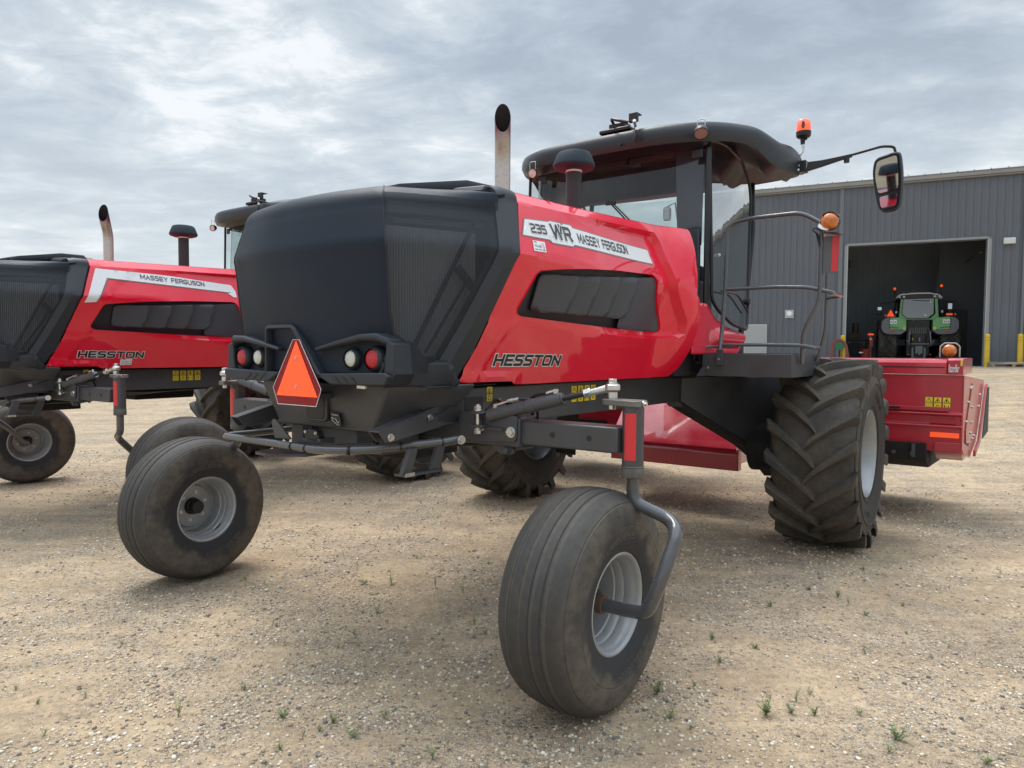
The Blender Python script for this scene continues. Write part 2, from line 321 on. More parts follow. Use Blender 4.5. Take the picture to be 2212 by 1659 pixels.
def dens(poly, step):
    out = []; n = len(poly)
    for i in range(n):
        a, b = poly[i], poly[(i + 1) % n]; k = max(1, int(math.hypot(a[0] - b[0], a[1] - b[1]) / step))
        out += [(a[0] + (b[0] - a[0]) * t / k, a[1] + (b[1] - a[1]) * t / k) for t in range(k)]
    return out
def rpoly(poly, r, n=5):
    """round all corners of a closed 2D polygon"""
    m = len(poly); out = []
    for i in range(m):
        a, b, c = Vector(poly[i - 1]), Vector(poly[i]), Vector(poly[(i + 1) % m]); k = min(r, (a - b).length * .45, (c - b).length * .45)
        p, q = b + (a - b).normalized() * k, b + (c - b).normalized() * k
        for j in range(n + 1):
            t = j / n; v = p * (1 - t) ** 2 + b * 2 * t * (1 - t) + q * t * t; out.append((v.x, v.y))
    return out
def panel(outer, holes, step, fn, lines=()):
    """triangulate a 2D outline with holes and lift it through fn(u,v) -> 3D"""
    vs = []; ed = []
    def addloop(pl, close=True):
        o = len(vs); vs.extend(Vector(p) for p in pl); n = len(pl); ed.extend((o + i, o + (i + 1) % n) for i in range(n if close else n - 1))
    od = dens(outer, step); addloop(od); hd = [dens(h, step) for h in holes]
    for h in hd: addloop(h)
    allc = [od] + hd
    for l in lines:
        dl = []
        for i in range(len(l) - 1):
            k = max(1, int(math.hypot(l[i][0] - l[i + 1][0], l[i][1] - l[i + 1][1]) / step)); dl += [(l[i][0] + (l[i + 1][0] - l[i][0]) * t / k, l[i][1] + (l[i + 1][1] - l[i][1]) * t / k) for t in range(k)]
        dl.append(l[-1]); addloop(dl, False)
    xs = [p[0] for p in od]; ys = [p[1] for p in od]
    y = min(ys) + step * .5
    while y < max(ys):
        x = min(xs) + step * .5
        while x < max(xs):
            p = (x + random.uniform(-.05, .05) * step, y + random.uniform(-.05, .05) * step)
            if inpoly(p, od) and not any(inpoly(p, h) for h in hd) and min(pld(p, c, True) for c in allc) > step * .4 and all(pld(p, l) > step * .35 for l in lines): vs.append(Vector(p))
            x += step
        y += step
    r = delaunay_2d_cdt(vs, ed, [], 0, 1e-6); pv, _, pf = r[0], r[1], r[2]; fs = []
    for f in pf:
        c = (sum(pv[i].x for i in f) / len(f), sum(pv[i].y for i in f) / len(f))
        if inpoly(c, od) and not any(inpoly(c, h) for h in hd): fs.append(tuple(f))
    return [fn(p.x, p.y) for p in pv], fs
def text_mesh(s, size=1, bold=.0, shear=0, xs=1, align='LEFT', depth=0, spacing=1):
    """list of 2D verts and faces of a string in Blender's built-in font, origin bottom-left"""
    c = bpy.data.curves.new('t', 'FONT'); c.body = s; c.size = size; c.offset = bold; c.shear = shear; c.space_character = spacing; c.resolution_u = 3; c.align_x = align; c.fill_mode = 'FRONT'
    o = bpy.data.objects.new('t', c); COL.objects.link(o); dg = bpy.context.evaluated_depsgraph_get(); me = bpy.data.meshes.new_from_object(o.evaluated_get(dg))
    v = [(p.co.x * xs, p.co.y) for p in me.vertices]; f = [tuple(p.vertices) for p in me.polygons]
    bpy.data.objects.remove(o); bpy.data.curves.remove(c); bpy.data.meshes.remove(me); return v, f
def fit_text(s, p0, p1, h, fn, bold=.0, shear=0, spacing=1):
    """text stretched to run from 2D point p0 (baseline start) to p1 (baseline end), height h, mapped by fn"""
    v, f = text_mesh(s, 1, bold, shear, spacing=spacing)
    x0 = min(p[0] for p in v); x1 = max(p[0] for p in v); y1 = max(p[1] for p in v); y0 = min(p[1] for p in v)
    dx, dy = p1[0] - p0[0], p1[1] - p0[1]
    return [fn(p0[0] + dx * (x - x0) / (x1 - x0) + 0, p0[1] + dy * (x - x0) / (x1 - x0) + h * (y - y0) / (y1 - y0)) for x, y in v], f
# plain square-built sign lettering made of strokes; box 0..1 high
GL_ = {'A': (.8, [[(0, 0), (.4, 1), (.8, 0)], [(.16, .34), (.64, .34)]]), 'B': (.8, [[(0, 0), (0, 1), (.62, 1), (.75, .88), (.75, .64), (.62, .53), (.8, .4), (.8, .12), (.68, 0), (0, 0)], [(0, .53), (.62, .53)]]),
 'E': (.75, [[(.75, 1), (0, 1), (0, 0), (.75, 0)], [(0, .5), (.68, .5)]]), 'F': (.72, [[(.72, 1), (0, 1), (0, 0)], [(0, .5), (.65, .5)]]),
 'G': (.85, [[(.82, 1), (.7, 1), (.12, 1), (0, .88), (0, .12), (.12, 0), (.7, 0), (.83, .12), (.83, .46), (.46, .46)]]), 'H': (.85, [[(0, 0), (0, 1)], [(.85, 0), (.85, 1)], [(0, .5), (.85, .5)]]),
 'I': (.0, [[(0, 0), (0, 1)]]), 'L': (.7, [[(0, 1), (0, 0), (.7, 0)]]), 'M': (1.0, [[(0, 0), (0, 1)], [(.04, .96), (.5, .22), (.96, .96)], [(1.0, 1), (1.0, 0)]]), 'N': (.85, [[(0, 0), (0, 1)], [(.04, .95), (.81, .05)], [(.85, 0), (.85, 1)]]),
 'O': (.9, [[(.45, 1), (.12, 1), (0, .88), (0, .12), (.12, 0), (.78, 0), (.9, .12), (.9, .88), (.78, 1), (.45, 1)]]), 'P': (.78, [[(0, 0), (0, 1), (.66, 1), (.78, .88), (.78, .56), (.66, .44), (0, .44)]]),
 'R': (.82, [[(0, 0), (0, 1), (.68, 1), (.8, .88), (.8, .58), (.68, .46), (0, .46)], [(.5, .46), (.82, 0)]]), 'S': (.8, [[(.78, 1), (.66, 1), (.12, 1), (0, .88), (0, .64), (.12, .53), (.68, .49), (.8, .38), (.8, .12), (.68, 0), (.02, 0)]]),
 'T': (.85, [[(0, 1), (.85, 1)], [(.425, 1), (.425, 0)]]), 'U': (.85, [[(0, 1), (0, .12), (.12, 0), (.73, 0), (.85, .12), (.85, 1)]]), 'W': (1.35, [[(0, 1), (.33, 0)], [(.33, 0), (.675, 1)], [(.675, 1), (1.02, 0)], [(1.02, 0), (1.35, 1)]]), 'Y': (.85, [[(0, 1), (.425, .45), (.85, 1)], [(.425, .45), (.425, 0)]]),
 '2': (.8, [[(.02, 1), (.12, 1), (.68, 1), (.8, .88), (.8, .66), (.68, .55), (.12, .46), (0, .34), (0, 0), (.8, 0)]]), '3': (.8, [[(.02, 1), (.12, 1), (.68, 1), (.78, .88), (.78, .64), (.68, .53), (.8, .42), (.8, .12), (.68, 0), (.02, 0)], [(.2, .53), (.68, .53)]]),
 '5': (.8, [[(.76, 1), (0, 1), (0, .56), (.68, .56), (.8, .44), (.8, .12), (.68, 0), (.02, 0)]])}
def stroke_text(s, th, gap=.32, word=.75):
    '''2D quads (with a small layer index) for a string; th = stroke width relative to the height'''
    vs = []; fs = []; x0 = 0; ly = []; k = 0
    for ch in s:
        if ch == ' ': x0 += word; continue
        w, sts = GL_[ch]
        for st in sts:
            P = [Vector((p[0] + x0, p[1] * (1 - .16) + .08)) for p in st]; closed = (P[0] - P[-1]).length < 1e-6
            if closed: P = P[:-1]
            n = len(P); o = len(vs)
            for i in range(n):
                a_ = P[i - 1] if (i > 0 or closed) else None; c_ = P[(i + 1) % n] if (i < n - 1 or closed) else None; b_ = P[i]
                d1 = (b_ - a_).normalized() if a_ is not None else (c_ - b_).normalized(); d2 = (c_ - b_).normalized() if c_ is not None else d1
                n1 = Vector((-d1.y, d1.x)); n2 = Vector((-d2.y, d2.x)); mm = (n1 + n2); mm = n1 if mm.length < .2 else mm.normalized(); L_ = min(1.35, 1 / max(.3, mm.dot(n1)))
                e = Vector((0, 0))
                if a_ is None: e = -d2 * th * .5
                if c_ is None: e = d1 * th * .5
                vs += [tuple(b_ + e + mm * th * .5 * L_), tuple(b_ + e - mm * th * .5 * L_)]; ly += [k, k]
            for i in range(n if closed else n - 1):
                j = (i + 1) % n; fs.append((o + 2 * i, o + 2 * i + 1, o + 2 * j + 1, o + 2 * j))
            k += 1
        x0 += w + gap
    return vs, fs, ly, x0 - gap
def sm(a, b, x):
    t = min(1, max(0, (x - a) / (b - a))); return t * t * (3 - 2 * t)
# ================================================================== windrower (local frame: X forward, Y left, Z up)
def base_w(z, x):
    zs = 2.39 + .02 * x
    if z < 2.1: w = .69 + .345 * (z - 1.45)
    elif z < zs: w = .914 - .36 * (z - 2.1)
    else: w = .914 - .36 * (zs - 2.1) - (1.1 - .75 * sm(.7, 2.1, x)) * (z - zs)
    f = sm(1.72, 2.0, x)                                   # the crease melts away towards the front
    return w * (1 - f) + (.925 - .62 * (z - 2.05) ** 2) * f
def side_w(x, z): return base_w(z, x) + .045 * max(x, 0) + .05 * sm(1.75, 2.15, x)
GROOVE = [(.60, 2.405), (.96, 2.423), (1.684, 2.446), (1.722, 2.377), (1.742, 2.258), (1.807, 2.065), (1.955, 1.834), (1.975, 1.745), (1.93, 1.715), (1.407, 1.708), (.50, 1.752), (.118, 1.770)]
def off_line(pl, d):
    out = []; n = len(pl)
    for i in range(n):
        t = Vector(pl[min(i + 1, n - 1)]) - Vector(pl[max(i - 1, 0)]); t.normalize(); out.append((pl[i][0] + t.y * d, pl[i][1] - t.x * d))
    return out
def hood_w(x, z):
    w = side_w(x, z)
    if x > .05 and z > 1.69:
        if inpoly((x, z), GROOVE + [(.12, 1.85), (.3, 2.2)]):
            d = pld((x, z), GROOVE); w -= (.004 + .048 * sm(.45, 1.5, x)) * min(1, d / .026) * (1 if z > 1.9 or x > 1.6 else .6)
    # pillar strip next to the black bezel stands slightly proud
    if x < .15 and z < 1.76: w += .007 * (1 - sm(-.010, .012, x - (.118 - (1.76 - z) * .62)))
    # ledge above the lower rear corner
    if x < .34 and z < 1.52: w += .016 * sm(1.505, 1.485, z + (x + .05) * .06) * sm(.33, .25, x)
    return w
def onhood(eps=0, left=False, fn=None):
    g = fn or hood_w
    return lambda x, z: V(x, (1 if left else -1) * (g(x, z) + eps), z)
RED_OUT = [(.126, 2.380), (.078, 2.26), (.018, 2.10), (-.006, 2.04), (-.058, 1.87), (-.136, 1.625), (-.223, 1.454), (-.15, 1.449), (.221, 1.447), (.254, 1.429), (.356, 1.426), (1.2, 1.427), (1.84, 1.428), (2.05, 1.434), (2.10, 1.50), (2.12, 1.62), (2.11, 1.75), (2.045, 2.0), (2.01, 2.03), (2.035, 2.25), (2.12, 2.50), (2.11, 2.522), (1.6, 2.505), (.9, 2.482), (.10, 2.452)]
WIN = [(.201, 2.031), (.43, 2.062), (.649, 2.085), (1.032, 2.114), (1.35, 2.128), (1.556, 2.137), (1.600, 2.085), (1.66, 1.98), (1.794, 1.828), (1.816, 1.757), (1.549, 1.754), (.75, 1.775), (.15, 1.795), (.109, 1.822)]
LOUV = mat('louvre_plastic', (.068, .078, .098), .45, bump=(400, .2), var=(3, .08))
def make_hood(root):
    for left in (False, True):
        win = rpoly(WIN, .03)
        v, f = panel(RED_OUT, [win], .032, onhood(0, left), lines=[GROOVE, off_line(GROOVE[1:9], .026), [(.118, 1.76), (-.062, 1.47)], [(.02, 2.10), (.15, 2.10)], [(.135, 2.388), (.60, 2.405)]])
        o = MB().add(v, f).build('hood_side_panel', RED, root, ang=24)
        # rounded return around the window opening
        m = MB(); n = len(win)
        r0 = [onhood(.006, left)(*p) for p in win]; cx, cz = 1.0, 1.94
        def inn(p, d, k): q = (p[0] + (cx - p[0]) * .0, p[1]); return V(q[0], (1 if left else -1) * (hood_w(*p) - d), q[1])
        r1 = [inn(p, .07, 0) for p in win]
        m.loft([r0, r1], caps=False); m.build('window_return', RED, o, ang=60)
        # louvred black insert behind the opening
        sg = 1 if left else -1
        v, f = panel([(.05, 2.05), (.2, 2.10), (1.56, 2.17), (1.85, 2.0), (1.87, 1.74), (.06, 1.76)], [], .06, lambda x, z: V(x, sg * (side_w(x, z) - .100), z))
        vent = MB().add(v, f).build('vent_backplate', PLA, root, ang=30)
        for xl, xr, dp0, dp1 in ((.33, .625, .084, .026), (.56, .85, .092, .028), (.79, 1.075, .094, .030), (1.02, 1.305, .096, .032)):
            zt = 2.022 + .07 * (xr - .3); q = rpoly([(xl, 1.832), (xr - .012, 1.828), (xr + .018, zt - .06), (xr - .0, zt), (xl, zt - .01)], .035)
            v, f = panel(q, [], .03, lambda x, z: V(x, sg * (side_w(x, z) - dp0 + (dp0 - dp1) * min(1, max(0, (x - xl) / (xr - xl))) ** 1.3), z)); MB().add(v, f).build('louvre', LOUV, vent, ang=40, solid=.012)
        v, f = panel(rpoly([(1.27, 1.77), (1.86, 1.74), (1.84, 2.0), (1.56, 2.12), (1.27, 2.09)], .03), [], .05, lambda x, z: V(x, sg * (side_w(x, z) - .062), z)); MB().add(v, f).build('vent_front_plate', LOUV, vent, ang=40)
    # top skin between the two ridges
    m = MB(); rings = []
    for i in range(28):
        x = .10 + (2.13 - .10) * i / 27; z0 = 2.452 + (2.522 - 2.452) * i / 27; w = side_w(x, z0) + .002
        rings.append([V(x, w * (1 - 2 * k / 24), z0 + .055 * (1 - (1 - 2 * k / 24) ** 2) - .02 * sm(.9, 1, abs(1 - 2 * k / 24)) * 0) for k in range(25)])
    m.loft(rings, closed=False); m.build('hood_top', RED, root, ang=60)
    # front face of the hood (closes towards the cab)
    m = MB(); r = []
    for z in np.linspace(1.43, 2.52, 12):
        xf = float(np.interp(z, [1.434, 1.62, 1.75, 2.0, 2.03, 2.25, 2.52], [2.02, 2.10, 2.09, 2.02, 2.00, 2.02, 2.10])); w = side_w(xf, z) - .01
        r.append([V(xf, w, z), V(xf + .03, w * .5, z), V(xf + .03, -w * .5, z), V(xf, -w, z)])
    m.loft(r, closed=False); m.build('hood_front_wall', BLK, root, ang=60)
    # louvre cavity closing
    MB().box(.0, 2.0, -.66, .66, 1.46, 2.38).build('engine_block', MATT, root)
def bez_in(z): return float(np.interp(z, [1.45, 1.54, 1.75, 2.04, 2.20, 2.38], [-.40, -.355, -.255, -.135, -.085, -.035]))
def bez_out(z): return float(np.interp(z, [1.454, 1.625, 1.87, 2.04, 2.10, 2.26, 2.38, 2.46], [-.228, -.141, -.063, -.011, .013, .073, .121, .13]))
ZC = [1.50, 1.58, 1.67, 1.79, 1.90, 2.04, 2.11, 2.28, 2.37]
CX = [-.57, -.56, -.555, -.575, -.590, -.604, -.618, -.585, -.560]
CY = [.600, .605, .610, .598, .600, .602, .602, .555, .515]
RX = [-.60, -.605, -.615, -.635, -.655, -.675, -.685, -.655, -.615]
def grille_pt(u, z):
    """u 0..1 from the right bezel round the rear to the left bezel"""
    s = 1 if u > .5 else -1; t = 1 - abs(2 * u - 1)     # t 0 at bezel, 1 at centre rear
    cx, cy, rx = (float(np.interp(z, ZC, q)) for q in (CX, CY, RX))
    xb = bez_in(z); yb = side_w(0, min(z, 2.38)) - .012
    if t < .42:
        k = t / .42; a = V(xb, yb, 0); c = V(cx, cy, 0); p = a.lerp(c, k); nrm = V(-(c - a).y, (c - a).x, 0).normalized() * -1
        bul = .035 * math.sin(math.pi * k) ** .8
        p += V(-.4, .9, 0) * bul
    else:
        k = (t - .42) / .58; a = V(cx, cy, 0); c = V(rx, 0, 0); p = a.lerp(c, k); p.x -= .018 * math.sin(math.pi * k)
    return V(p.x, p.y * s, z)
def smooth_rows(P, it=2):
    """soften a grid of points along both directions, ends fixed"""
    P = [[p.copy() for p in r] for r in P]
    for _ in range(it):
        Q = [[p.copy() for p in r] for r in P]
        for i in range(len(P)):
            for j in range(1, len(P[0]) - 1): Q[i][j] = (P[i][j - 1] + P[i][j] * 2 + P[i][j + 1]) / 4
        P = Q
    return P
def make_grille(root):
    zs = list(np.linspace(1.50, 2.29, 38)); us = np.linspace(0, 1, 97)
    rows = smooth_rows([[grille_pt(u, z) for u in us] for z in zs], 3)
    # roll over into the top
    last = rows[-1]
    for k in range(1, 9):
        a = k / 8 * math.pi / 2; r = .105
        rows.append([V(p.x * (1 - .17 * (1 - math.cos(a)) * sm(-.1, -.4, p.x)), p.y * (1 - .17 * (1 - math.cos(a)) * sm(0.0, -.5, p.x)), p.z + r * math.sin(a)) for p in last])
    top = rows[-1]
    for k in range(1, 8):
        t = k / 8; rows.append([V(p.x * (1 - t * .9) + 0.02 * t, p.y * (1 - t), p.z * (1 - t) + 2.452 * t + .010 * math.sin(math.pi * t)) for p in top])
    nz = len(zs)
    # side screens (semi open cloth) are the first and last thirds below the roll-over, the rear is the middle
    ic = 20; m = MB()
    m.loft([r[ic:97 - ic] for r in rows], closed=False); m.build('rear_screen', FAB, root, ang=60)
    for a, b, nm in ((0, ic, 'side_screen'), (96 - ic, 96, 'side_screen')):
        m = MB(); sub = [r[a:b + 1] for r in rows[:nz + 3]]; m.loft(sub, closed=False); m.build(nm, SCREEN, root, ang=60)
        m = MB(); sub = [r[a:b + 1] for r in rows[nz + 2:]]; m.loft(sub, closed=False); m.build('screen_top_edge', FAB, root, ang=60)
        # stitched seam cord between rear and side cloth
        e = b if a == 0 else a
        m = MB(); m.tube([rows[i][e] + V(-.001, 0, 0) for i in range(2, nz + 8)], .004, 8); m.build('seam_cord', BLK, root)
    # radiator core with vertical fins seen through the cloth
    for s in (-1, 1):
        m = MB(); m.add([V(-.55, s * .50, 1.56), V(-.10, s * .71, 1.56), V(-.10, s * .71, 2.24), V(-.55, s * .50, 2.24)], [(0, 1, 2, 3)]); core = m.build('radiator_core', CORE, root)
        m = MB()
        for k in range(34):
            t = k / 33; x = -.53 + .42 * t; y = s * (.515 + .195 * t); m.box(x - .0022, x + .0022, min(y, y + s * .016), max(y, y + s * .016), 1.58, 2.20)
        m.build('radiator_fin', FIN, core)
        m = MB()
        for a, b, w in (((-.53, 2.285), (-.02, 2.30), .028), ((-.50, 2.225), (-.06, 2.235), .012)):
            for i in range(1):
                y0, y1 = s * (.545), s * (.765); m.add([V(a[0], y0, a[1] - w), V(b[0], y1, b[1] - w), V(b[0], y1, b[1] + w), V(a[0], y0, a[1] + w)], [(0, 1, 2, 3)])
        m.build('radiator_header_tank', TANK, core)
        m = MB()
        def bar(p, q, w): m.tube([p, q], w, 8)
        bar(V(-.42, s * .60, 1.62), V(-.14, s * .77, 2.28), .012); bar(V(-.23, s * .71, 2.02), V(-.14, s * .80, 1.86), .022); bar(V(-.38, s * .64, 1.60), V(-.20, s * .74, 1.94), .008)
        m.build('screen_brace', BLK, core)
    # bezel between the cloth and the red panels
    for s in (-1, 1):
        m = MB(); rings = []
        zz = list(np.linspace(1.446, 2.385, 30))
        for z in zz:
            xo, xi = bez_out(z) - .006, bez_in(z) - (.0 if z > 1.55 else .0); w = side_w(0, z)
            xi -= .02
            cr = .010 if z < 2.07 else .0
            rings.append([V(xo, s * (w - .05), z), V(xo, s * (w + .008), z), V(xo - .018, s * (w + .022), z), V(xi + .055, s * (w + .016 + cr * .3), z), V(xi, s * (w - .012), z), V(xi, s * (w - .06), z)])
        # roll over the top
        for k in range(1, 7):
            t = k / 6; a = t * math.pi / 2; xo, xi = bez_out(2.385) - .006, bez_in(2.385) - .02; w = side_w(0, 2.385); rr = .065
            yo = s * (w + .02 - rr * (1 - math.cos(a))); zz2 = 2.385 + rr * math.sin(a)
            rings.append([V(xo, yo - s * .05, zz2 - .03), V(xo, yo - s * .01, zz2), V(xo - .018, yo, zz2), V(xi + .055, yo, zz2), V(xi, yo - s * .01, zz2 - .012), V(xi, yo - s * .05, zz2 - .03)])
        m.loft(rings); m.build('screen_frame', PLA, root, ang=28)
    # lower corner blocks joining bezel and lamp pods
    for s in (-1, 1):
        m = MB()
        prof = [(-.60, 1.47), (-.60, 1.56), (-.55, 1.655), (-.46, 1.625), (-.415, 1.57), (-.40, 1.545), (-.33, 1.545), (-.22, 1.46), (-.24, 1.445), (-.56, 1.442)]
        def cb(x, z):
            return V(x, s * (side_w(0, z) - .0 - .17 * sm(-.30, -.62, x) + (.012 if z < 1.54 else 0)), z)
        v, f = panel(prof, [], .03, cb, lines=[[(-.60, 1.538), (-.335, 1.538)]]); m.add(v, f)
        m.build('corner_fairing', PLA, root, ang=25, solid=.05)
    # hump on top of the bonnet (air inlet)
    m = MB(); rings = []
    for x, z, w in ((-.34, 2.440, .34), (-.28, 2.462, .38), (-.02, 2.500, .615), (.15, 2.497, .66), (.175, 2.47, .67), (.18, 2.43, .67)):
        rings.append([V(x, w * q, z - (.055 if abs(q) == 1 else .004 if abs(q) > .8 else 0)) for q in (-1, -.965, -.5, 0, .5, .965, 1)])
    m.loft(rings, closed=False); m.build('air_inlet_hump', PLA, root, ang=30, solid=.01)
    m = MB(); m.loft([[V(-.10, y, 2.405 + .035 * (1 - (y / .78) ** 2)), V(-.08, y, 2.44 + .03 * (1 - (y / .78) ** 2)), V(.115, y, 2.449 + .03 * (1 - (y / .78) ** 2)), V(.12, y, 2.38)] for y in np.linspace(-.765, .765, 17)]); m.build('frame_top_band', PLA, root, ang=50, bevel=.008)
    m = MB(); m.loft([[V(x, -w_, 2.44), V(x, -w_ + .06, z_), V(x, w_ - .06, z_), V(x, w_, 2.44)] for x, w_, z_ in ((.05, .50, 2.48), (.12, .52, 2.500), (.30, .54, 2.498), (.36, .54, 2.47))]); m.build('inlet_rear_shroud', PLA, root, ang=30, bevel=.006)
# lamp pods and marker triangle
def make_tail(root):
    XR = -.60
    for s in (-1, 1):
        pod = MB()
        # upper lip : a swept bar
        up = [(.150, 1.612), (.30, 1.640), (.47, 1.668), (.575, 1.668), (.635, 1.640)]
        pts = [V(XR - .035 + .05 * sm(.55, .66, y), s * y, z) for y, z in up]
        rings = []
        for i, p in enumerate(pts):
            h = (.010, .014, .017, .02, .02)[i]; rings.append([p + V(-.012, 0, h), p + V(-.02, 0, -h * .2), p + V(.0, 0, -h), p + V(.09, 0, -h), p + V(.09, 0, h)])
        pod.loft(rings)
        # outer cheek
        pod.prism([(s * .618, 1.655), (s * .665, 1.64), (s * .672, 1.50), (s * .64, 1.452), (s * .60, 1.50), (s * .612, 1.56)], 'yz', XR - .015, XR + .12)
        # bottom shelf
        pod.prism([(s * .155, 1.494), (s * .64, 1.506), (s * .66, 1.492), (s * .64, 1.448), (s * .26, 1.442), (s * .19, 1.47)], 'yz', XR - .045, XR + .12)
        o = pod.build('lamp_pod', PLA, root, bevel=.008)
        m = MB()
        for k in range(3): m.prism([(s * (.27 + k * .06), 1.484), (s * (.30 + k * .06), 1.484), (s * (.335 + k * .06), 1.452), (s * (.31 + k * .06), 1.452)], 'yz', XR - .0475, XR - .03)
        m.build('pod_slot', BLK, o)
        m = MB(); m.prism([(s * .15, 1.62), (s * .60, 1.68), (s * .65, 1.60), (s * .62, 1.48), (s * .16, 1.48)], 'yz', XR + .07, XR + .09); m.build('lamp_recess', PLA, root)
        m = MB()
        for z in (1.522, 1.546, 1.57): m.box(XR + .02, XR + .07, min(s * .19, s * .60), max(s * .19, s * .60), z, z + .009)
        m.build('recess_ribs', PLA, o)
        for y, ml, r, nm in ((.3765, WHL, .042, 'work_lamp'), (.527, REDL, .047, 'tail_lamp')):
            c = V(XR - .012, s * y, 1.568); h = MB()
            h.lathe([(r * 1.02, -.012), (r * 1.22, -.004), (r * 1.32, .012), (r * 1.36, .06), (r * 1.3, .075)], c, (1, 0, 0), 40); lamp = h.build(nm, PLA, root)
            l = MB(); l.lathe([(.0005, -.016), (r * .5, -.0145), (r * .85, -.009), (r, .0), (r, .02)], c, (1, 0, 0), 36); l.build('lens', ml, lamp)
    # notch frame (arch) that holds the triangle
    arch = [V(XR - .036, .262, 1.455), V(XR - .036, .258, 1.722), V(XR - .036, .045, 1.722), V(XR - .036, -.165, 1.482)]
    m = MB(); P = fillet(arch, .02, 4); rings = []
    for i, p in enumerate(P):
        t = (P[min(i + 1, len(P) - 1)] - P[max(i - 1, 0)]).normalized(); nn = V(0, t.z, -t.y)  # outward in yz
        if nn.z < -.1: nn = -nn
        if abs(nn.z) < .15: nn = V(0, 1, 0) if p.y > 0.1 else V(0, -1, 0)
        rings.append([p + nn * .018 + V(-.004, 0, 0), p + nn * .018 + V(.12, 0, 0), p - nn * .004 + V(.12, 0, 0), p - nn * .004, p + V(-.012, 0, 0)])
    m.loft(rings); m.build('notch_frame', PLA, root, bevel=.004)
    m = MB(); m.add([V(XR + .11, .25, 1.45), V(XR + .11, .25, 1.72), V(XR + .11, .04, 1.72), V(XR + .11, -.17, 1.47)], [(0, 1, 2, 3)]); m.build('notch_back', BLK, root)
    # rear cloth bottom edge roll
    # slow moving vehicle triangle
    tri = V(-.655, -.012, 1.33)
    m = MB(); m.prism([(-.155, 0), (.155, 0), (.195, .085), (.026, .33), (-.026, .33), (-.195, .085)], 'yz', 0, .004, M=Matrix.Translation(tri)); t = m.build('slow_vehicle_triangle', REFL, root)
    m = MB(); m.prism([(-.166, .045), (.166, .045), (0, .325)], 'yz', -.0015, 0, M=Matrix.Translation(tri)); m.build('orange_centre', ORG, t)
    m = MB(); o_ = [(-.155, 0), (.155, 0), (.195, .085), (.026, .33), (-.026, .33), (-.195, .085)]
    m.tube([tri + V(-.0005, a, b) for a, b in o_ + o_[:1]], .0016, 6); m.build('edge_line', WHT, t)
    m = MB(); m.bolt(tri + V(-.001, 0, .24), (-1, 0, 0), .006, .005); m.bolt(tri + V(-.001, 0, .095), (-1, 0, 0), .006, .005); m.build('rivet', ZNC, t)
    MB().box(-.65, -.50, -.10, .10, 1.36, 1.39).build('triangle_bracket', GRY, root, bevel=.004)
SCREEN = None
def make_screen_mats():
    global SCREEN, CORE, FIN, TANK
    m = bpy.data.materials.new('side_screen_cloth'); m.use_nodes = True; t = m.node_tree; b = t.nodes['Principled BSDF']; L = t.links.new
    b.inputs['Base Color'].default_value = (.008, .013, .022, 1); b.inputs['Roughness'].default_value = .5
    tc = N('ShaderNodeTexCoord', t); n = N('ShaderNodeTexNoise', t); n.inputs['Scale'].default_value = 420; L(tc.outputs['Object'], n.inputs['Vector'])
    bp = N('ShaderNodeBump', t); bp.inputs['Strength'].default_value = .3; bp.inputs['Distance'].default_value = .003; L(n.outputs[0], bp.inputs['Height']); L(bp.outputs[0], b.inputs['Normal'])
    b.inputs['Alpha'].default_value = .72; SCREEN = m
    CORE = mat('radiator_core_grey', (.028, .03, .033), .6); FIN = mat('radiator_fin_alloy', (.85, .86, .87), .5); TANK = mat('radiator_tank_grey', (.13, .14, .145), .5)
make_screen_mats()
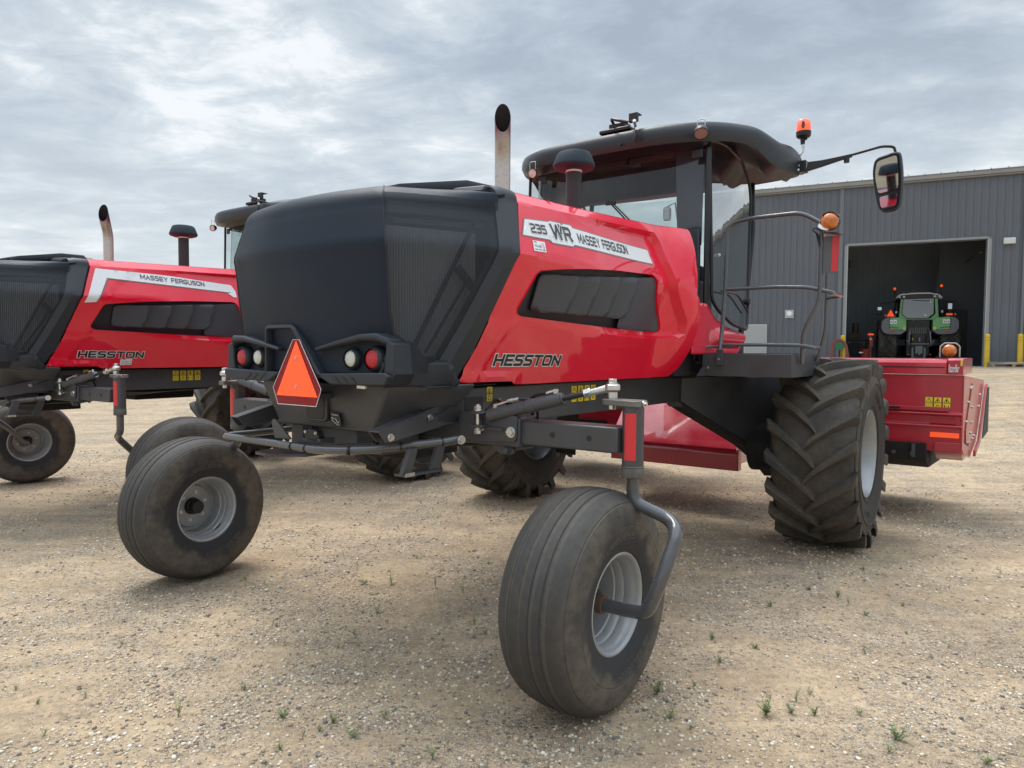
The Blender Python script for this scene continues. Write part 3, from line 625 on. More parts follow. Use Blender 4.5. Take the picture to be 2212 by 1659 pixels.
def caster_wheel(root, c, head, face, arm_hub=None, lab=None):
    """c = tyre centre local, head = yaw degrees of the wheel plane relative to the machine, face = side of the hub cap"""
    w = bpy.data.objects.new('caster_wheel', None); COL.objects.link(w); w.parent = root; w.location = c; w.rotation_euler = (0, 0, R(head))
    Rr, hw = .497, .19; KY = .90; KR = .978
    pr = []
    # bead -> sidewall -> tread with grooves -> mirrored
    half = [(.222, .165), (.232, .178), (.262, .192), (.300, .203), (.345, .2095), (.352, .2065), (.356, .209), (.390, .2075), (.425, .199), (.444, .187), (.446, .180), (.450, .1805), (.469, .160), (.480, .136)]
    tread = []
    gs = [.090, .031]
    for g in gs: tread += [(.0, g + .0125, 1), (.0, g + .008, 0), (.0, g - .008, 0), (.0, g - .0125, 1)]
    def rad(y): return Rr - .018 * (abs(y) / .136) ** 2.4
    pr += half
    for _, y, k in tread: pr.append((rad(y) - (0 if k else .0055), y))
    pr = [(r if r > .479 else (.222 + (r - .222) * 1.0), y) for r, y in pr]
    pr = pr + [(r, -y) for r, y in pr[::-1]]
    m = MB(); m.lathe(pr, seg=120)
    # slightly flattened where it stands
    m.v = [(x, y * (KY + .06 * sm(-.40, -.48, z)), max(z, -c[2] + .002)) for x, y, z in m.v]
    t = m.build('tyre', TYC, w, ang=24, recalc=False)
    # moulded sidewall words
    if len(c) == 3:
        for sd_, a0 in ((1, 250), (-1, 290), (1, 80), (-1, 100)):
            tv, tf, _, W_ = stroke_text('RIB IMPLEMENT' if a0 > 200 else 'TUBELESS', .16, .35); hh = .026
            def mp_(x, y):
                aa = R(a0) + sd_ * (x / W_ - .5) * .95; rr = .292 + y * hh; return V(rr * math.cos(aa), sd_ * (KY * (.2015 + (rr - .292) * .1) + .0015), rr * math.sin(aa))
            MB().add([mp_(x, y) for x, y in tv], tf).build('sidewall_lettering', mat('moulded_rubber', (.075, .073, .070), .6), t, flat=True)
    # moulded ring and little rubber hairs
    m = MB()
    for k in range(70):
        a = random.uniform(0, 6.283); r = random.choice((.30, .37, .41, .44)); s = random.choice((-1, 1)); y = s * KY * (.2085 if r < .42 else .197)
        p = V(math.cos(a) * r, y, math.sin(a) * r); 
        if p.z < -.44: continue
        m.tube([p, p + V(random.uniform(-.006, .006), s * .006, random.uniform(-.006, .006))], .0009, 4)
    m.build('rubber_hairs', BLK, t)
    s = face
    rim = [(.222, .150), (.231, .160), (.229, .172), (.220, .176), (.212, .170), (.208, .155), (.203, .135), (.198, .128), (.196, .085), (.190, .078), (.186, .040), (.180, .034), (.177, .0), (.176, -.05), (.186, -.060), (.190, -.085), (.204, -.11), (.208, -.155), (.220, -.176), (.231, -.160), (.222, -.150)]
    m = MB(); m.lathe([(r, y * s * KY) for r, y in rim], seg=80); m.build('rim', RIM, w, ang=40, recalc=False)
    yo = -s * .045
    m = MB(); m.lathe([(.178, yo - s * .004), (.155, yo - s * .006), (.146, yo + s * .012), (.135, yo + s * .014), (.06, yo + s * .014), (.052, yo + s * .0), (.0005, yo)], seg=64); m.lathe([(.178, yo - s * .012), (.0005, yo - s * .012)], seg=48); disc = m.build('wheel_disc', RIM, w, ang=40)
    m = MB()
    for k in range(6):
        a = k * math.pi / 3 + .3; m.bolt((math.cos(a) * .098, yo + s * .014, math.sin(a) * .098), (0, s, 0), .0095, .013)
    m.build('wheel_nut', ZNC, disc)
    m = MB()
    if lab == 'cap': m.cyl((0, yo, 0), (0, yo + s * .045, 0), .060, .056, 32); m.cyl((0, yo + s * .045, 0), (0, yo + s * .052, 0), .050, .03, 32)
    else: m.cyl((0, yo - s * .03, 0), (0, yo + s * .05, 0), .060, .052, 32)
    m.cyl((0, yo - s * .02, 0), (0, -yo - s * .0, 0), .045, .045, 24)
    m.build('hub', BLK, w, bevel=.004)
    m = MB(); m.add([V(.06 + x, s * .115, -.1895 - 0 * x) for x in (0,)] , []) 
    if lab == 'cap':
        def st(u, v): a = R(-62 + u * 16); r = .1915 + .002; return V(math.cos(a) * (.1885), s * (.075 + v * .035), math.sin(a) * (.1885))
        g = [st(u / 6, v) for v in (0, 1) for u in range(7)]; MB().add(g, [(i, i + 1, i + 8, i + 7) for i in range(6)]).build('rim_label', WHT, w)
        g = [st(u / 6, v) * 1 + V(0, 0, .0008) for v in (.55, 1) for u in range(7)]; MB().add(g, [(i, i + 1, i + 8, i + 7) for i in range(6)]).build('rim_label_strip', INK, w)
    return w
def make_casters(root, cfg):
    for s, c, head, face, arm, lab in cfg:
        caster_wheel(root, c, head, face, lab=lab)
        m = MB(); P = fillet(arm, .085, 8); m.tube(P, .0295, 20); a = m.build('caster_arm', GLS, root)
        m = MB(); e = V(*arm[-1]); d = (V(*arm[-1]) - V(*arm[-2])).normalized(); m.cyl(e - d * .012, e + d * .02, .042, .042, 28); m.build('arm_boss', mat('rusty_boss', (.12, .07, .045), .7, dirt=(20, .5, (.2, .1, .05), .8)), a)
def make_axle(root):
    # telescopic axle : fixed centre box, sliding ends
    m = MB(); m.box(-.085, .085, -.99, .99, 1.135, 1.285); m.build('axle_centre_tube', GRY, root, bevel=.01)
    for s in (-1, 1):
        m = MB(); m.box(-.065, .065, min(s * .95, s * 1.515), max(s * .95, s * 1.515), 1.152, 1.270); ax = m.build('axle_extension', GRY, root, bevel=.008)
        m = MB()
        for y in (1.17, 1.37): m.cyl((-.0665, s * y, 1.212), (-.060, s * y, 1.212), .0135, seg=20)
        m.build('axle_hole', BLK, ax)
        m = MB(); m.prism([(s * .62, 1.30), (s * .93, 1.30), (s * .985, 1.29), (s * .985, 1.185), (s * .97, 1.165), (s * .72, 1.15), (s * .62, 1.165)], 'yz', -.102, -.088); pl = m.build('axle_clamp_plate', GRY, root, bevel=.003)
        m = MB(); m.bolt((-.102, s * .955, 1.213), (-1, 0, 0), .020, .016); m.bolt((-.102, s * .765, 1.222), (-1, 0, 0), .018, .014); m.build('axle_bolt', ZNC, pl)
        m = MB(); m.tube(fillet([(-.11, s * .77, 1.27), (-.115, s * .775, 1.225), (-.115, s * .91, 1.222)], .03), .006, 10); m.build('pin_handle', GRY, pl)
        # hanging lug with bolt
        m = MB(); m.prism([(s * .80, 1.14), (s * .93, 1.14), (s * .95, 1.115), (s * .93, 1.095), (s * .86, 1.095)], 'yz', -.07, -.05); m.bolt((-.07, s * .91, 1.117), (-1, 0, 0), .016, .02); m.cyl((-.06, s * .91, 1.117), (-.02, s * 1.03, 1.14), .008); m.build('lower_lug', GRY, root, bevel=.003)
        # king pin housing
        y = s * 1.56
        m = MB(); m.cyl((0, y, 1.095), (0, y, 1.372), .0485, seg=40); kp = m.build('kingpin_housing', GRY, root, bevel=.004)
        m = MB(); m.lathe([(.0485, 1.098), (.052, 1.094), (.0485, 1.089), (.051, 1.084), (.051, 1.048), (.047, 1.043), (.0, 1.043)], (0, y, 0), (0, 0, 1), 40); m.build('kingpin_collar', mat('worn_collar', (.085, .08, .072), .5, var=(20, .3), dirt=(15, .5, (.2, .16, .1), .5)), kp)
        m = MB()
        a0, a1 = (R(158), R(222)) if s < 0 else (R(150), R(214))
        g = [V(.0495 * math.cos(a0 + (a1 - a0) * i / 10), y + .0495 * math.sin(a0 + (a1 - a0) * i / 10), z) for z in (1.126, 1.336) for i in range(11)]
        m.add(g, [(i, i + 1, i + 12, i + 11) for i in range(10)]); m.build('reflective_tape', RREF, kp)
        # steering arm plate on top and tie-rod ball joint
        jx, jy = (.035, s * (1.56 - .125)) if s < 0 else (-.115, 1.525)
        m = MB(); m.prism(rpoly(([(-.055, y - s * .0 + .0), (jx - .045, jy - s * .035), (jx + .045, jy - s * .035), (.06, y), (.06, y + s * .045), (-.05, y + s * .05)] if s < 0 else [(-.15, 1.49), (.05, 1.51), (.055, 1.60), (-.03, 1.61), (-.15, 1.56)]), .02), 'xy', 1.365, 1.392); arm = m.build('steering_arm', mat('worn_grey_steel', (.17, .165, .15), .4, metal=.3, var=(20, .2)), root, bevel=.003)
        MB().bolt((.0, y + s * .05, 1.378), (0, s, 0), .011, .012).build('clamp_bolt', ZNC, arm)
        m = MB(); m.cyl((jx, jy, 1.392), (jx, jy, 1.424), .024, seg=28); m.lathe([(.0005, 1.428), (.03, 1.428), (.036, 1.434), (.036, 1.454), (.03, 1.460), (.0005, 1.460)], (jx, jy, 0), (0, 0, 1), 32); m.cyl((jx, jy, 1.462), (jx, jy, 1.466), .026, seg=24); m.cyl((jx, jy, 1.466), (jx, jy, 1.484), .0215, seg=6); m.cyl((jx, jy, 1.342), (jx, jy, 1.366), .018, seg=6); j = m.build('ball_joint', ZNC, arm, bevel=.0015)
        # steering cylinder
        A = V(jx, jy, 1.445); B = V(-.13, s * .765, 1.272)
        if s > 0: B = V(-.215, s * .80, 1.335)
        d = (B - A).normalized(); ln = (B - A).length
        m = MB(); m.cyl(A + d * .025, A + d * .115, .019, .014, 20); m.cyl(A + d * .105, A + d * .14, .023, seg=6); m.build('rod_end', ZNC, j, bevel=.0015)
        m = MB(); m.cyl(A + d * .135, A + d * .27, .0135, seg=20); m.build('cylinder_rod', BLK if s < 0 else GLS, root)
        m = MB(); m.cyl(A + d * .245, A + d * .255, .030, seg=28); m.cyl(A + d * .255, A + d * (ln - .06), .0315, seg=32); m.cyl(A + d * (ln - .32), A + d * (ln - .27), .0345, seg=32); cyl = m.build('steering_cylinder', GRY, root, bevel=.003)
        m = MB(); m.cyl(A + d * .2445, A + d * .2452, .024, seg=28); m.build('cylinder_seal', ZNC, cyl)
        if s > 0:
            side_ = d.cross(V(0, 0, 1)).normalized(); m = MB(); pp = A + d * (ln - .20); uu = V(-1, 0, 0)
            m.box(-.033, -.031, -.045, .045, -.016, .016, M=Matrix.Translation(pp) @ d.to_track_quat('Y', 'Z').to_matrix().to_4x4()); m.build('cylinder_label', WHT, cyl)
        m = MB()
        for dz in (.030, -.038): m.prism([(B.x - .03, B.y - s * .03), (B.x + .03, B.y - s * .03), (B.x + .03, B.y + s * .05), (B.x - .03, B.y + s * .05)], 'xy', B.z + dz - .006, B.z + dz + .006)
        m.build('cylinder_clevis', GRY, root, bevel=.004)
        m = MB(); m.cyl(B + V(0, 0, -.075), B + V(0, 0, .07), .012, seg=16); m.cyl(B + V(0, 0, .038), B + V(0, 0, .044), .026, seg=24); m.cyl(B + V(0, 0, .044), B + V(0, 0, .062), .020, seg=6); m.cyl(B + V(0, 0, -.078), B + V(0, 0, -.06), .019, seg=6); m.cyl(B + V(0, 0, -.055), B + V(0, 0, -.050), .024, seg=24); m.build('clevis_pin', ZNC, root, bevel=.001)
        # hydraulic ports and hose
        m = MB(); q = A + d * .285 + V(0, 0, .032); m.cyl(q, q + V(0, 0, .022), .013, seg=6); m.cyl(q + V(-.0, 0, .016), q + d * .05 + V(0, 0, .012), .008, seg=12); q2 = A + d * (ln - .10) + V(0, 0, .03); m.cyl(q2, q2 + V(0, 0, .02), .011, seg=6); m.cyl(q2 + V(0, 0, .014), q2 - d * .07 + V(0, 0, .02), .008, seg=12); m.cyl(q2 - d * .07 + V(0, 0, .02), q2 - d * .13 + V(0, 0, .018), .010, seg=6); m.build('hose_fitting', ZNC, cyl)
        m = MB(); m.tube(fillet([q + d * .05 + V(0, 0, .012), q + d * .12 + V(.02, 0, .02), q + d * .22 + V(.06, 0, -.02), V(.12, s * .70, 1.34)], .05), .0075, 10)
        m.tube(fillet([q2 - d * .13 + V(0, 0, .018), q2 - d * .19 + V(.03, 0, .0), V(.06, s * 1.0, 1.31), V(.10, s * .98, 1.18), V(.15, s * .75, 1.17)], .05), .0075, 10); m.build('hydraulic_hose', BLK, root)
def make_chassis(root):
    for s in (-1, 1):
        m = MB(); m.prism([(-.25, 1.415), (2.79, 1.415), (2.79, 1.195), (.2, 1.20), (-.25, 1.245)], 'xz', s * .50, s * .60); m.build('frame_rail', GRY, root, bevel=.008)
        m = MB(); m.box(-.04, .115, min(s * .60, s * .602), max(s * .60, s * .602), 1.255, 1.365); m.build('frame_slot', BLK, root)
        # drop leg plate angled outward to the wheel motor
        dx, dy = .836, -.549
        P = lambda t, z: V(2.775 + dx * t, s * (.62 - dy * t), z)
        q = [(0, 1.414), (0, 1.195), (.73, .805), (.96, .63), (1.08, .50), (1.20, .42), (1.20, 1.40)]
        m = MB(); a = [P(*p) for p in q]; b = [p + V(.07, -s * .0, 0) for p in a]; m.loft([a, b]); m.build('drop_leg', GRY, root, bevel=.006)
        m = MB(); lo = [P(0, 1.195), P(.73, .805), P(.96, .63), P(1.08, .50)]; inn = [p + V(.12, -s * .18, -.03) for p in lo]; m.loft([lo, inn], closed=False); m.build('leg_lower_flange', MATT, root, solid=.01)
        m = MB(); m.add([P(.93, .90) + V(-.003, -s * .0, 0) + V(-.002, -s * .003, 0), P(.965, .90) + V(-.004, -s * .003, 0), P(.965, .855) + V(-.004, -s * .003, 0), P(.93, .855) + V(-.004, -s * .003, 0)], [(0, 1, 2, 3)]); m.build('white_tag', WHT, root)
        m = MB(); m.box(2.79, 3.95, min(s * .50, s * .62), max(s * .50, s * .62), 1.15, 1.41); m.build('front_frame_box', GRY, root, bevel=.006)
        m = MB(); m.cyl((3.55, s * 1.0, .775), (3.55, s * 1.45, .775), .22, .20, 28); m.build('wheel_motor', MATT, root, bevel=.01)
        # rubber latch of the lamp side
    for x0, x1, z0 in ((.9, 1.02, 1.22), (2.6, 2.75, 1.22), (3.75, 3.9, 1.22)): MB().box(x0, x1, -.5, .5, z0, 1.38).build('cross_member', MATT, root, bevel=.01)
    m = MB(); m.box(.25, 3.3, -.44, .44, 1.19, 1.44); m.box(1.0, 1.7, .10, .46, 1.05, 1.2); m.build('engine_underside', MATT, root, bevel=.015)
    m = MB()
    for k in range(6):
        y = -.35 + .14 * k; m.tube(fillet([(.3, y, 1.2), (.9, y + .03, 1.16 - .02 * (k % 3)), (1.6, y, 1.18)], .2), .012, 8)
    m.build('under_hoses', BLK, root)
    # hose and wiring runs at the rear axle
    for i, (pts, rr) in enumerate((([(.20, -.52, 1.30), (.10, -.60, 1.16), (.02, -.78, 1.30), (.06, -1.02, 1.33), (.03, -1.12, 1.38)], .0085), ([(.18, -.48, 1.28), (.14, -.70, 1.10), (.10, -.86, 1.14), (.08, -.96, 1.30)], .0085), ([(.30, -.58, 1.33), (.16, -.66, 1.345), (.02, -.74, 1.335), (-.08, -.78, 1.31)], .007), ([(-.20, -.10, 1.18), (-.12, -.30, 1.09), (-.02, -.55, 1.11), (.1, -.8, 1.12), (.2, -.55, 1.20)], .0085), ([(-.20, .10, 1.18), (-.12, .30, 1.08), (0, .60, 1.10), (.1, .85, 1.14)], .0085), ([(-.42, -.28, 1.15), (-.30, -.42, 1.10), (-.12, -.50, 1.10), (.1, -.45, 1.16)], .006))):
        mm = MB(); mm.tube(fillet(pts, .06), rr, 10); hs = mm.build('axle_hose', BLK, root)
        mm = MB(); p0 = V(*pts[0]); d0 = (V(*pts[1]) - p0).normalized(); mm.cyl(p0, p0 + d0 * .05, rr * 1.5, seg=6); mm.build('hose_ferrule', ZNC, hs)
    m = MB(); m.box(-.30, -.22, .36, .50, 1.13, 1.20); m.cyl((-.26, .43, 1.20), (-.26, .43, 1.235), .02); m.build('valve_block', GRY, root, bevel=.004)
    m = MB(); m.box(.02, .12, -.86, -.80, 1.285, 1.32); m.build('hose_clamp_block', GRY, root, bevel=.004)
    # rear counterweight box
    m = MB(); rings = []
    for z, xr, hy, xs in ((1.445, -.505, .50, -.10), (1.41, -.505, .495, -.10), (1.20, -.475, .38, -.10)):
        hys = {1.445: .71, 1.41: .69, 1.20: .44}[z]
        rings.append([V(xs, -hys - .02, z), V(-.30, -hys, z), V(xr, -hy, z), V(xr, hy, z), V(-.30, hys, z), V(xs, hys + .02, z)])
    m.loft(rings); m.build('rear_frame_box', GRY, root, bevel=.012)
    m = MB(); m.prism(rpoly([(-.065, 1.39), (.115, 1.39), (.115, 1.235), (-.065, 1.235)], .03), 'yz', -.512, -.49); pk = m.build('step_pocket_rim', GRY, root, bevel=.006)
    m = MB(); m.prism(rpoly([(-.05, 1.38), (.10, 1.38), (.10, 1.248), (-.05, 1.248)], .025), 'yz', -.516, -.50); m.build('step_pocket', BLK, pk, bevel=.003)
    m = MB(); m.prism([(-.085, 1.29), (-.155, 1.285), (-.175, 1.22), (-.10, 1.222)], 'yz', -.503, -.4975); dl = m.build('lift_point_decal', BLK, root)
    m = MB()
    for a, b in (((-.095, 1.262), (-.13, 1.255)), ((-.13, 1.255), (-.15, 1.235)), ((-.10, 1.25), (-.14, 1.228)), ((-.15, 1.235), (-.158, 1.245)), ((-.10, 1.278), (-.15, 1.274)), ((-.105, 1.262), (-.10, 1.25)), ((-.14, 1.228), (-.158, 1.226))): m.tube([(-.5045, a[0], a[1]), (-.5045, b[0], b[1])], .0016, 5)
    m.build('decal_drawing', WHT, dl)
    m = MB(); m.box(-.42, -.15, -.38, .36, 1.08, 1.20); m.box(-.40, -.20, .18, .30, 1.12, 1.24); m.build('rear_hitch_block', GRY, root, bevel=.01)
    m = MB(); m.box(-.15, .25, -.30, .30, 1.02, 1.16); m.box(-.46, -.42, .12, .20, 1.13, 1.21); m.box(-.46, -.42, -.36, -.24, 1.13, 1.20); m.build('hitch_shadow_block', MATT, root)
    # latch bracket under pod
    m = MB(); m.box(-.60, -.585, -.46, -.40, 1.425, 1.442); m.build('screen_latch', ZNC, root, bevel=.002)
    # bent guard bar at the back
    m = MB(); P = fillet([(-.20, -.705, 1.17), (-.27, -.69, 1.163), (-.58, -.40, 1.125), (-.635, -.18, 1.112), (-.615, .42, 1.112), (-.61, .735, 1.112), (-.30, .735, 1.112), (-.1, .70, 1.12)], [.05, .1, .16, .12, .2, .055, .1, .1], 9); m.tube(P, .0205, 20); gb = m.build('guard_bar', GLS, root)
    m = MB()
    for t in (.32, .40, .235): pass
    for p, d in ((V(-.63, .06, 1.112), V(0, 1, 0)), (V(-.633, -.06, 1.112), V(0, 1, 0)), (V(-.60, -.345, 1.121), V(.45, -.9, 0)), (V(-.44, -.535, 1.143), V(.75, -.65, .07)), (V(-.29, -.672, 1.160), V(.75, -.6, .05))): m.cyl(p - d.normalized() * .004, p + d.normalized() * .004, .0225, seg=24)
    m.build('cable_tie', BLK, gb)
    m = MB(); m.bolt((-.215, -.728, 1.168), (-.3, -.9, 0), .017, .014); m.build('bar_bolt', ZNC, gb)
    m = MB(); m.tube(fillet([(-.60, .05, 1.135), (-.60, -.10, 1.14), (-.58, -.28, 1.145), (-.50, -.42, 1.15)], .05), .006, 8); m.build('bar_cable', BLK, gb)
    # channel brackets
    for s in (-1, 1):
        def rw(p, y): return V(p[0], y, p[1])
        y0 = .52 if s < 0 else .60; sh = 0 if s < 0 else .03
        P = [(-.645, 1.236), (-.60, 1.180), (-.57, 1.178), (-.07, 1.245), (-.045, 1.335), (-.07, 1.376)]
        y0 = .60
        m = MB(); m.prism(P, 'xz', -y0 if s < 0 else y0 - .0, (-y0 + .006) if s < 0 else y0 + .006); m.prism([(-.645, 1.236), (-.07, 1.376), (-.07, 1.370), (-.643, 1.230)], 'xz', s * y0, s * (y0 - .07)); m.prism(P, 'xz', s * (y0 - .064), s * (y0 - .07)); cbk = m.build('channel_bracket', GRY, root, bevel=.002)
        m = MB(); m.bolt((-.573, s * (y0 + .001), 1.203), (0, s, 0), .014, .013); m.bolt((-.306, s * (y0 + .001), 1.279), (0, s, 0), .013, .012); m.build('bracket_bolt', ZNC, cbk)
        m = MB(); m.tube([(-.325, s * (y0 + .0005), 1.272), (-.20, s * (y0 + .0005), 1.312), (-.09, s * (y0 + .0005), 1.346)], .0055, 6); m.build('bracket_slot', BLK, cbk)
        m = MB(); g = [(-.30 + .0, 1.30)]; arc = [(-.22 + .115 * math.cos(a), 1.318 + .095 * math.sin(a)) for a in np.linspace(math.pi, 0, 16)]; m.prism(arc, 'xz', s * .575, s * .581); m.build('round_guard_plate', GRY, root, bevel=.002)
    # hitch lugs
    m = MB(); m.prism(rpoly([(-.33, 1.00), (-.30, 1.0)], .0) if False else [(.255, 1.135), (.285, 1.225), (.270, 1.240), (.245, 1.235), (.12, 1.14)], 'yz', -.60, -.585); m.build('tow_lug', GRY, root, bevel=.003)
    m = MB(); m.prism(rpoly([(-.62, .30), (-.62, .42), (-.50, .45), (-.30, .30), (-.30, .12), (-.5, .12)], .03), 'xy', 1.035, 1.052); m.build('drawbar_plate', GRY, root, bevel=.003)
    m = MB(); m.prism(rpoly([(-.10, 1.165), (-.08, 1.20), (-.02, 1.205), (.02, 1.18), (.0, 1.145), (-.09, 1.14)], .01), 'yz', -.59, -.55); pp = m.build('trailer_socket', BLK, root, bevel=.004); m = MB(); m.bolt((-.592, -.083, 1.187), (-1, 0, 0), .006, .006); m.bolt((-.592, .0, 1.189), (-1, 0, 0), .006, .006); m.build('socket_screw', ZNC, pp)
    m = MB(); m.prism([(-.115, 1.13), (.03, 1.13), (.03, 1.15), (-.115, 1.16)], 'yz', -.59, -.50); m.build('socket_bracket', GRY, root)
    # rear step
    m = MB()
    for x in (-.44, -.24): m.prism([(x, 1.135), (x + .055, 1.135), (x + .01, 1.01), (x - .055, 1.01)], 'xz', -.60, -.575)
    m.box(-.49, -.24, -.62, -.54, 1.004, 1.016); stp = m.build('rear_step', GRY, root, bevel=.002)
    m = MB(); m.box(-.49, -.43, -.621, -.618, 1.006, 1.024); m.build('step_plate', ZNC, stp)
    # wiring between hood and rail
    m = MB(); m.tube([(-.50, -.76, 1.437), (-.2, -.70, 1.434), (.2, -.62, 1.43)], .006, 6); m.build('edge_seal', BLK, root)
def sticker(root, n, x0, y, z1, w=.052, gap=.068, h=.105, plane='y', s=-1, xf=None):
    """yellow two-part pictogram warning decals in a row"""
    for k in range(n):
        x = x0 + k * gap
        f = xf or (lambda u, v, e: V(x + u, y + s * e, z1 - v))
        g = (lambda u, v, e, x=x: xf(x + u, z1 - v, e)) if xf else f
        m = MB(); m.add([g(0, 0, 0), g(w, 0, 0), g(w, h, 0), g(0, h, 0)], [(0, 1, 2, 3)]); b = m.build('warning_decal', YEL, root, flat=True)
        m = MB(); e = .0012; bd = .0035
        def q(u0, v0, u1, v1, ee=e): m.add([g(u0, v0, ee), g(u1, v0, ee), g(u1, v1, ee), g(u0, v1, ee)], [(0, 1, 2, 3)])
        q(0, 0, w, .0018); q(0, h - .0018, w, h); q(0, 0, .0015, h); q(w - .0015, 0, w, h); q(0, h * .5 - .001, w, h * .5 + .001)
        cx = w / 2; a, b2, c = (cx, .009), (cx - w * .38, h * .45), (cx + w * .38, h * .45)
        for p, r_ in ((a, b2), (b2, c), (c, a)):
            dx, dy = r_[0] - p[0], r_[1] - p[1]; l = math.hypot(dx, dy); nx, ny = -dy / l * .0018, dx / l * .0018
            m.add([g(p[0] + nx, p[1] + ny, e), g(p[0] - nx, p[1] - ny, e), g(r_[0] - nx, r_[1] - ny, e), g(r_[0] + nx, r_[1] + ny, e)], [(0, 1, 2, 3)])
        if k == 0 and n > 1: q(cx - .0018, .020, cx + .0018, .036); q(cx - .0018, .039, cx + .0018, .043); q(.012, h * .62, w - .012, h * .64); q(.012, h * .84, w - .012, h * .86); q(.012, h * .62, .014, h * .86); q(w - .014, h * .62, w - .012, h * .86); q(cx - .001, h * .62, cx + .001, h * .86)
        else:
            m.add([g(cx - .004, .022, e), g(cx + .006, .028, e), g(cx + .002, .044, e), g(cx - .009, .043, e)], [(0, 1, 2, 3)])
            if k % 3 == 2: q(.010, h * .62, .018, h * .88); q(w - .018, h * .66, w - .012, h * .92); q(.022, h * .76, w - .022, h * .78)
            else:
                cc = (cx, h * .75); pts = [g(cc[0] + math.cos(t) * r2, cc[1] + math.sin(t) * r2, e) for r2 in (.010, .015) for t in np.linspace(0, 6.283, 13)]; m.add(pts, [(i, i + 1, i + 14, i + 13) for i in range(12)])
        m.build('pictogram', INK, b, flat=True)
def drive_wheel(root, c, s, lab=None):
    """big lugged tyre, axis along Y; s = outboard direction"""
    w = bpy.data.objects.new('drive_wheel', None); COL.objects.link(w); w.parent = root; w.location = c; w.rotation_euler = (0, R(7), 0)
    Rc, hw = .735, .305
    half = [(.355, .285), (.375, .295), (.42, .302), (.50, .322), (.56, .325), (.62, .318), (.68, .300), (.705, .284), (.722, .25), (.733, .15), (.737, .0)]
    pr = half + [(r, -y) for r, y in half[::-1][1:]]
    m = MB(); m.lathe(pr, seg=100)
    for k in range(3): # moulded rings on the sidewall
        r = (.40, .585, .66)[k]; yy = (.3, .3235, .3095)[k]
        for q in (-1, 1): m.lathe([(r - .006, q * yy), (r, q * (yy + .006)), (r + .006, q * yy)], seg=100)
    t = m.build('tyre', TYD, w, ang=35, recalc=False)
    m = MB(); nl = 18
    for k in range(nl):
        for q in (-1, 1):
            a0 = 2 * math.pi * (k + (.5 if q > 0 else 0)) / nl
            rings = []
            for i in range(12):
                u = i / 11; y = q * (-.045 + .365 * u); sweep = .40 * (u ** .82)      # angle swept towards the shoulder
                a = a0 - sweep
                yy = abs(y); base = .737 - .004 * (yy / .25) ** 2 if yy < .25 else .733 - (yy - .25) * .55
                top = .790 - .010 * (yy / .3) ** 2; wd = (.041 + .015 * u) * (.8 if i == 0 else 1)
                if i == 0: top -= .006
                # direction along angle; ring is a trapezoid
                def P(r, da, dy=0): return V(r * math.cos(a + da / r), y + dy, r * math.sin(a + da / r))
                slope = q * wd * .32
                rings.append([P(base - .012, -wd * 1.25, slope), P(top - .005, -wd * .80, slope * .8), P(top, -wd * .7, slope * .7), P(top, wd * .7, -slope * .7), P(top - .005, wd * .80, -slope * .8), P(base - .012, wd * 1.25, -slope)])
            # run down the shoulder
            for (r0, r1, yy) in ((.700, .755, .334), (.655, .668, .326)):
                a = a0 - .40 - (.012 if r0 < .7 else 0); wd = .045
                def P2(r, da, y2): return V(r * math.cos(a + da / r), q * y2, r * math.sin(a + da / r))
                rings.append([P2(r0 - .03, -wd * 1.1, yy - .025), P2(r1 - .004, -wd * .8, yy), P2(r1, -wd * .7, yy + .001), P2(r1, wd * .7, yy + .001), P2(r1 - .004, wd * .8, yy), P2(r0 - .03, wd * 1.1, yy - .025)])
            m.loft(rings)
    m.v = [(x, y, z) for x, y, z in m.v]
    lg = m.build('tread_lugs', TYD, t, ang=30)
    rim = [(.358, .262), (.372, .275), (.372, .290), (.362, .296), (.350, .290), (.345, .27), (.335, .24), (.318, .20), (.312, .12), (.300, .09), (.296, -.06), (.315, -.10), (.32, -.18), (.345, -.27), (.362, -.296), (.372, -.28), (.358, -.262)]
    m = MB(); m.lathe([(r, y) for r, y in rim], seg=90); m.build('rim', RIM, w, ang=40, recalc=False)
    yo = s * .02
    m = MB(); m.lathe([(.302, yo), (.27, yo + s * .004), (.25, yo + s * .03), (.20, yo + s * .035), (.12, yo + s * .035), (.11, yo + s * .02), (.0005, yo + s * .02)], seg=64); d = m.build('wheel_disc', RIM, w)
    m = MB()
    for k in range(10):
        a = k * .6283; m.bolt((math.cos(a) * .155, yo + s * .035, math.sin(a) * .155), (0, s, 0), .014, .02)
    m.build('wheel_nut', ZNC, d)
    m = MB(); m.cyl((0, yo, 0), (0, yo + s * .09, 0), .10, .09, 32); m.build('hub', MATT, w, bevel=.008)
    # raised brand-free size lettering on the sidewall
    for txt, a0, r, hh in (('R1-W', 256, .47, .05), ('600/65R28', 70, .47, .045)):
        v, f = text_mesh(txt, 1, .02); x0 = min(p[0] for p in v); x1 = max(p[0] for p in v); sc = hh / .7
        def mp(x, y):
            a = R(a0) + ((x - (x0 + x1) / 2) * sc / r) * s; rr = r + y * sc
            yy = .313 + (.010 if rr > .48 else .002) ; return V(rr * math.cos(a) * 1, s * (yy + .004), rr * math.sin(a))
        MB().add([mp(x, y) for x, y in v], f).build('size_lettering', BLK, t, flat=True)
    return w
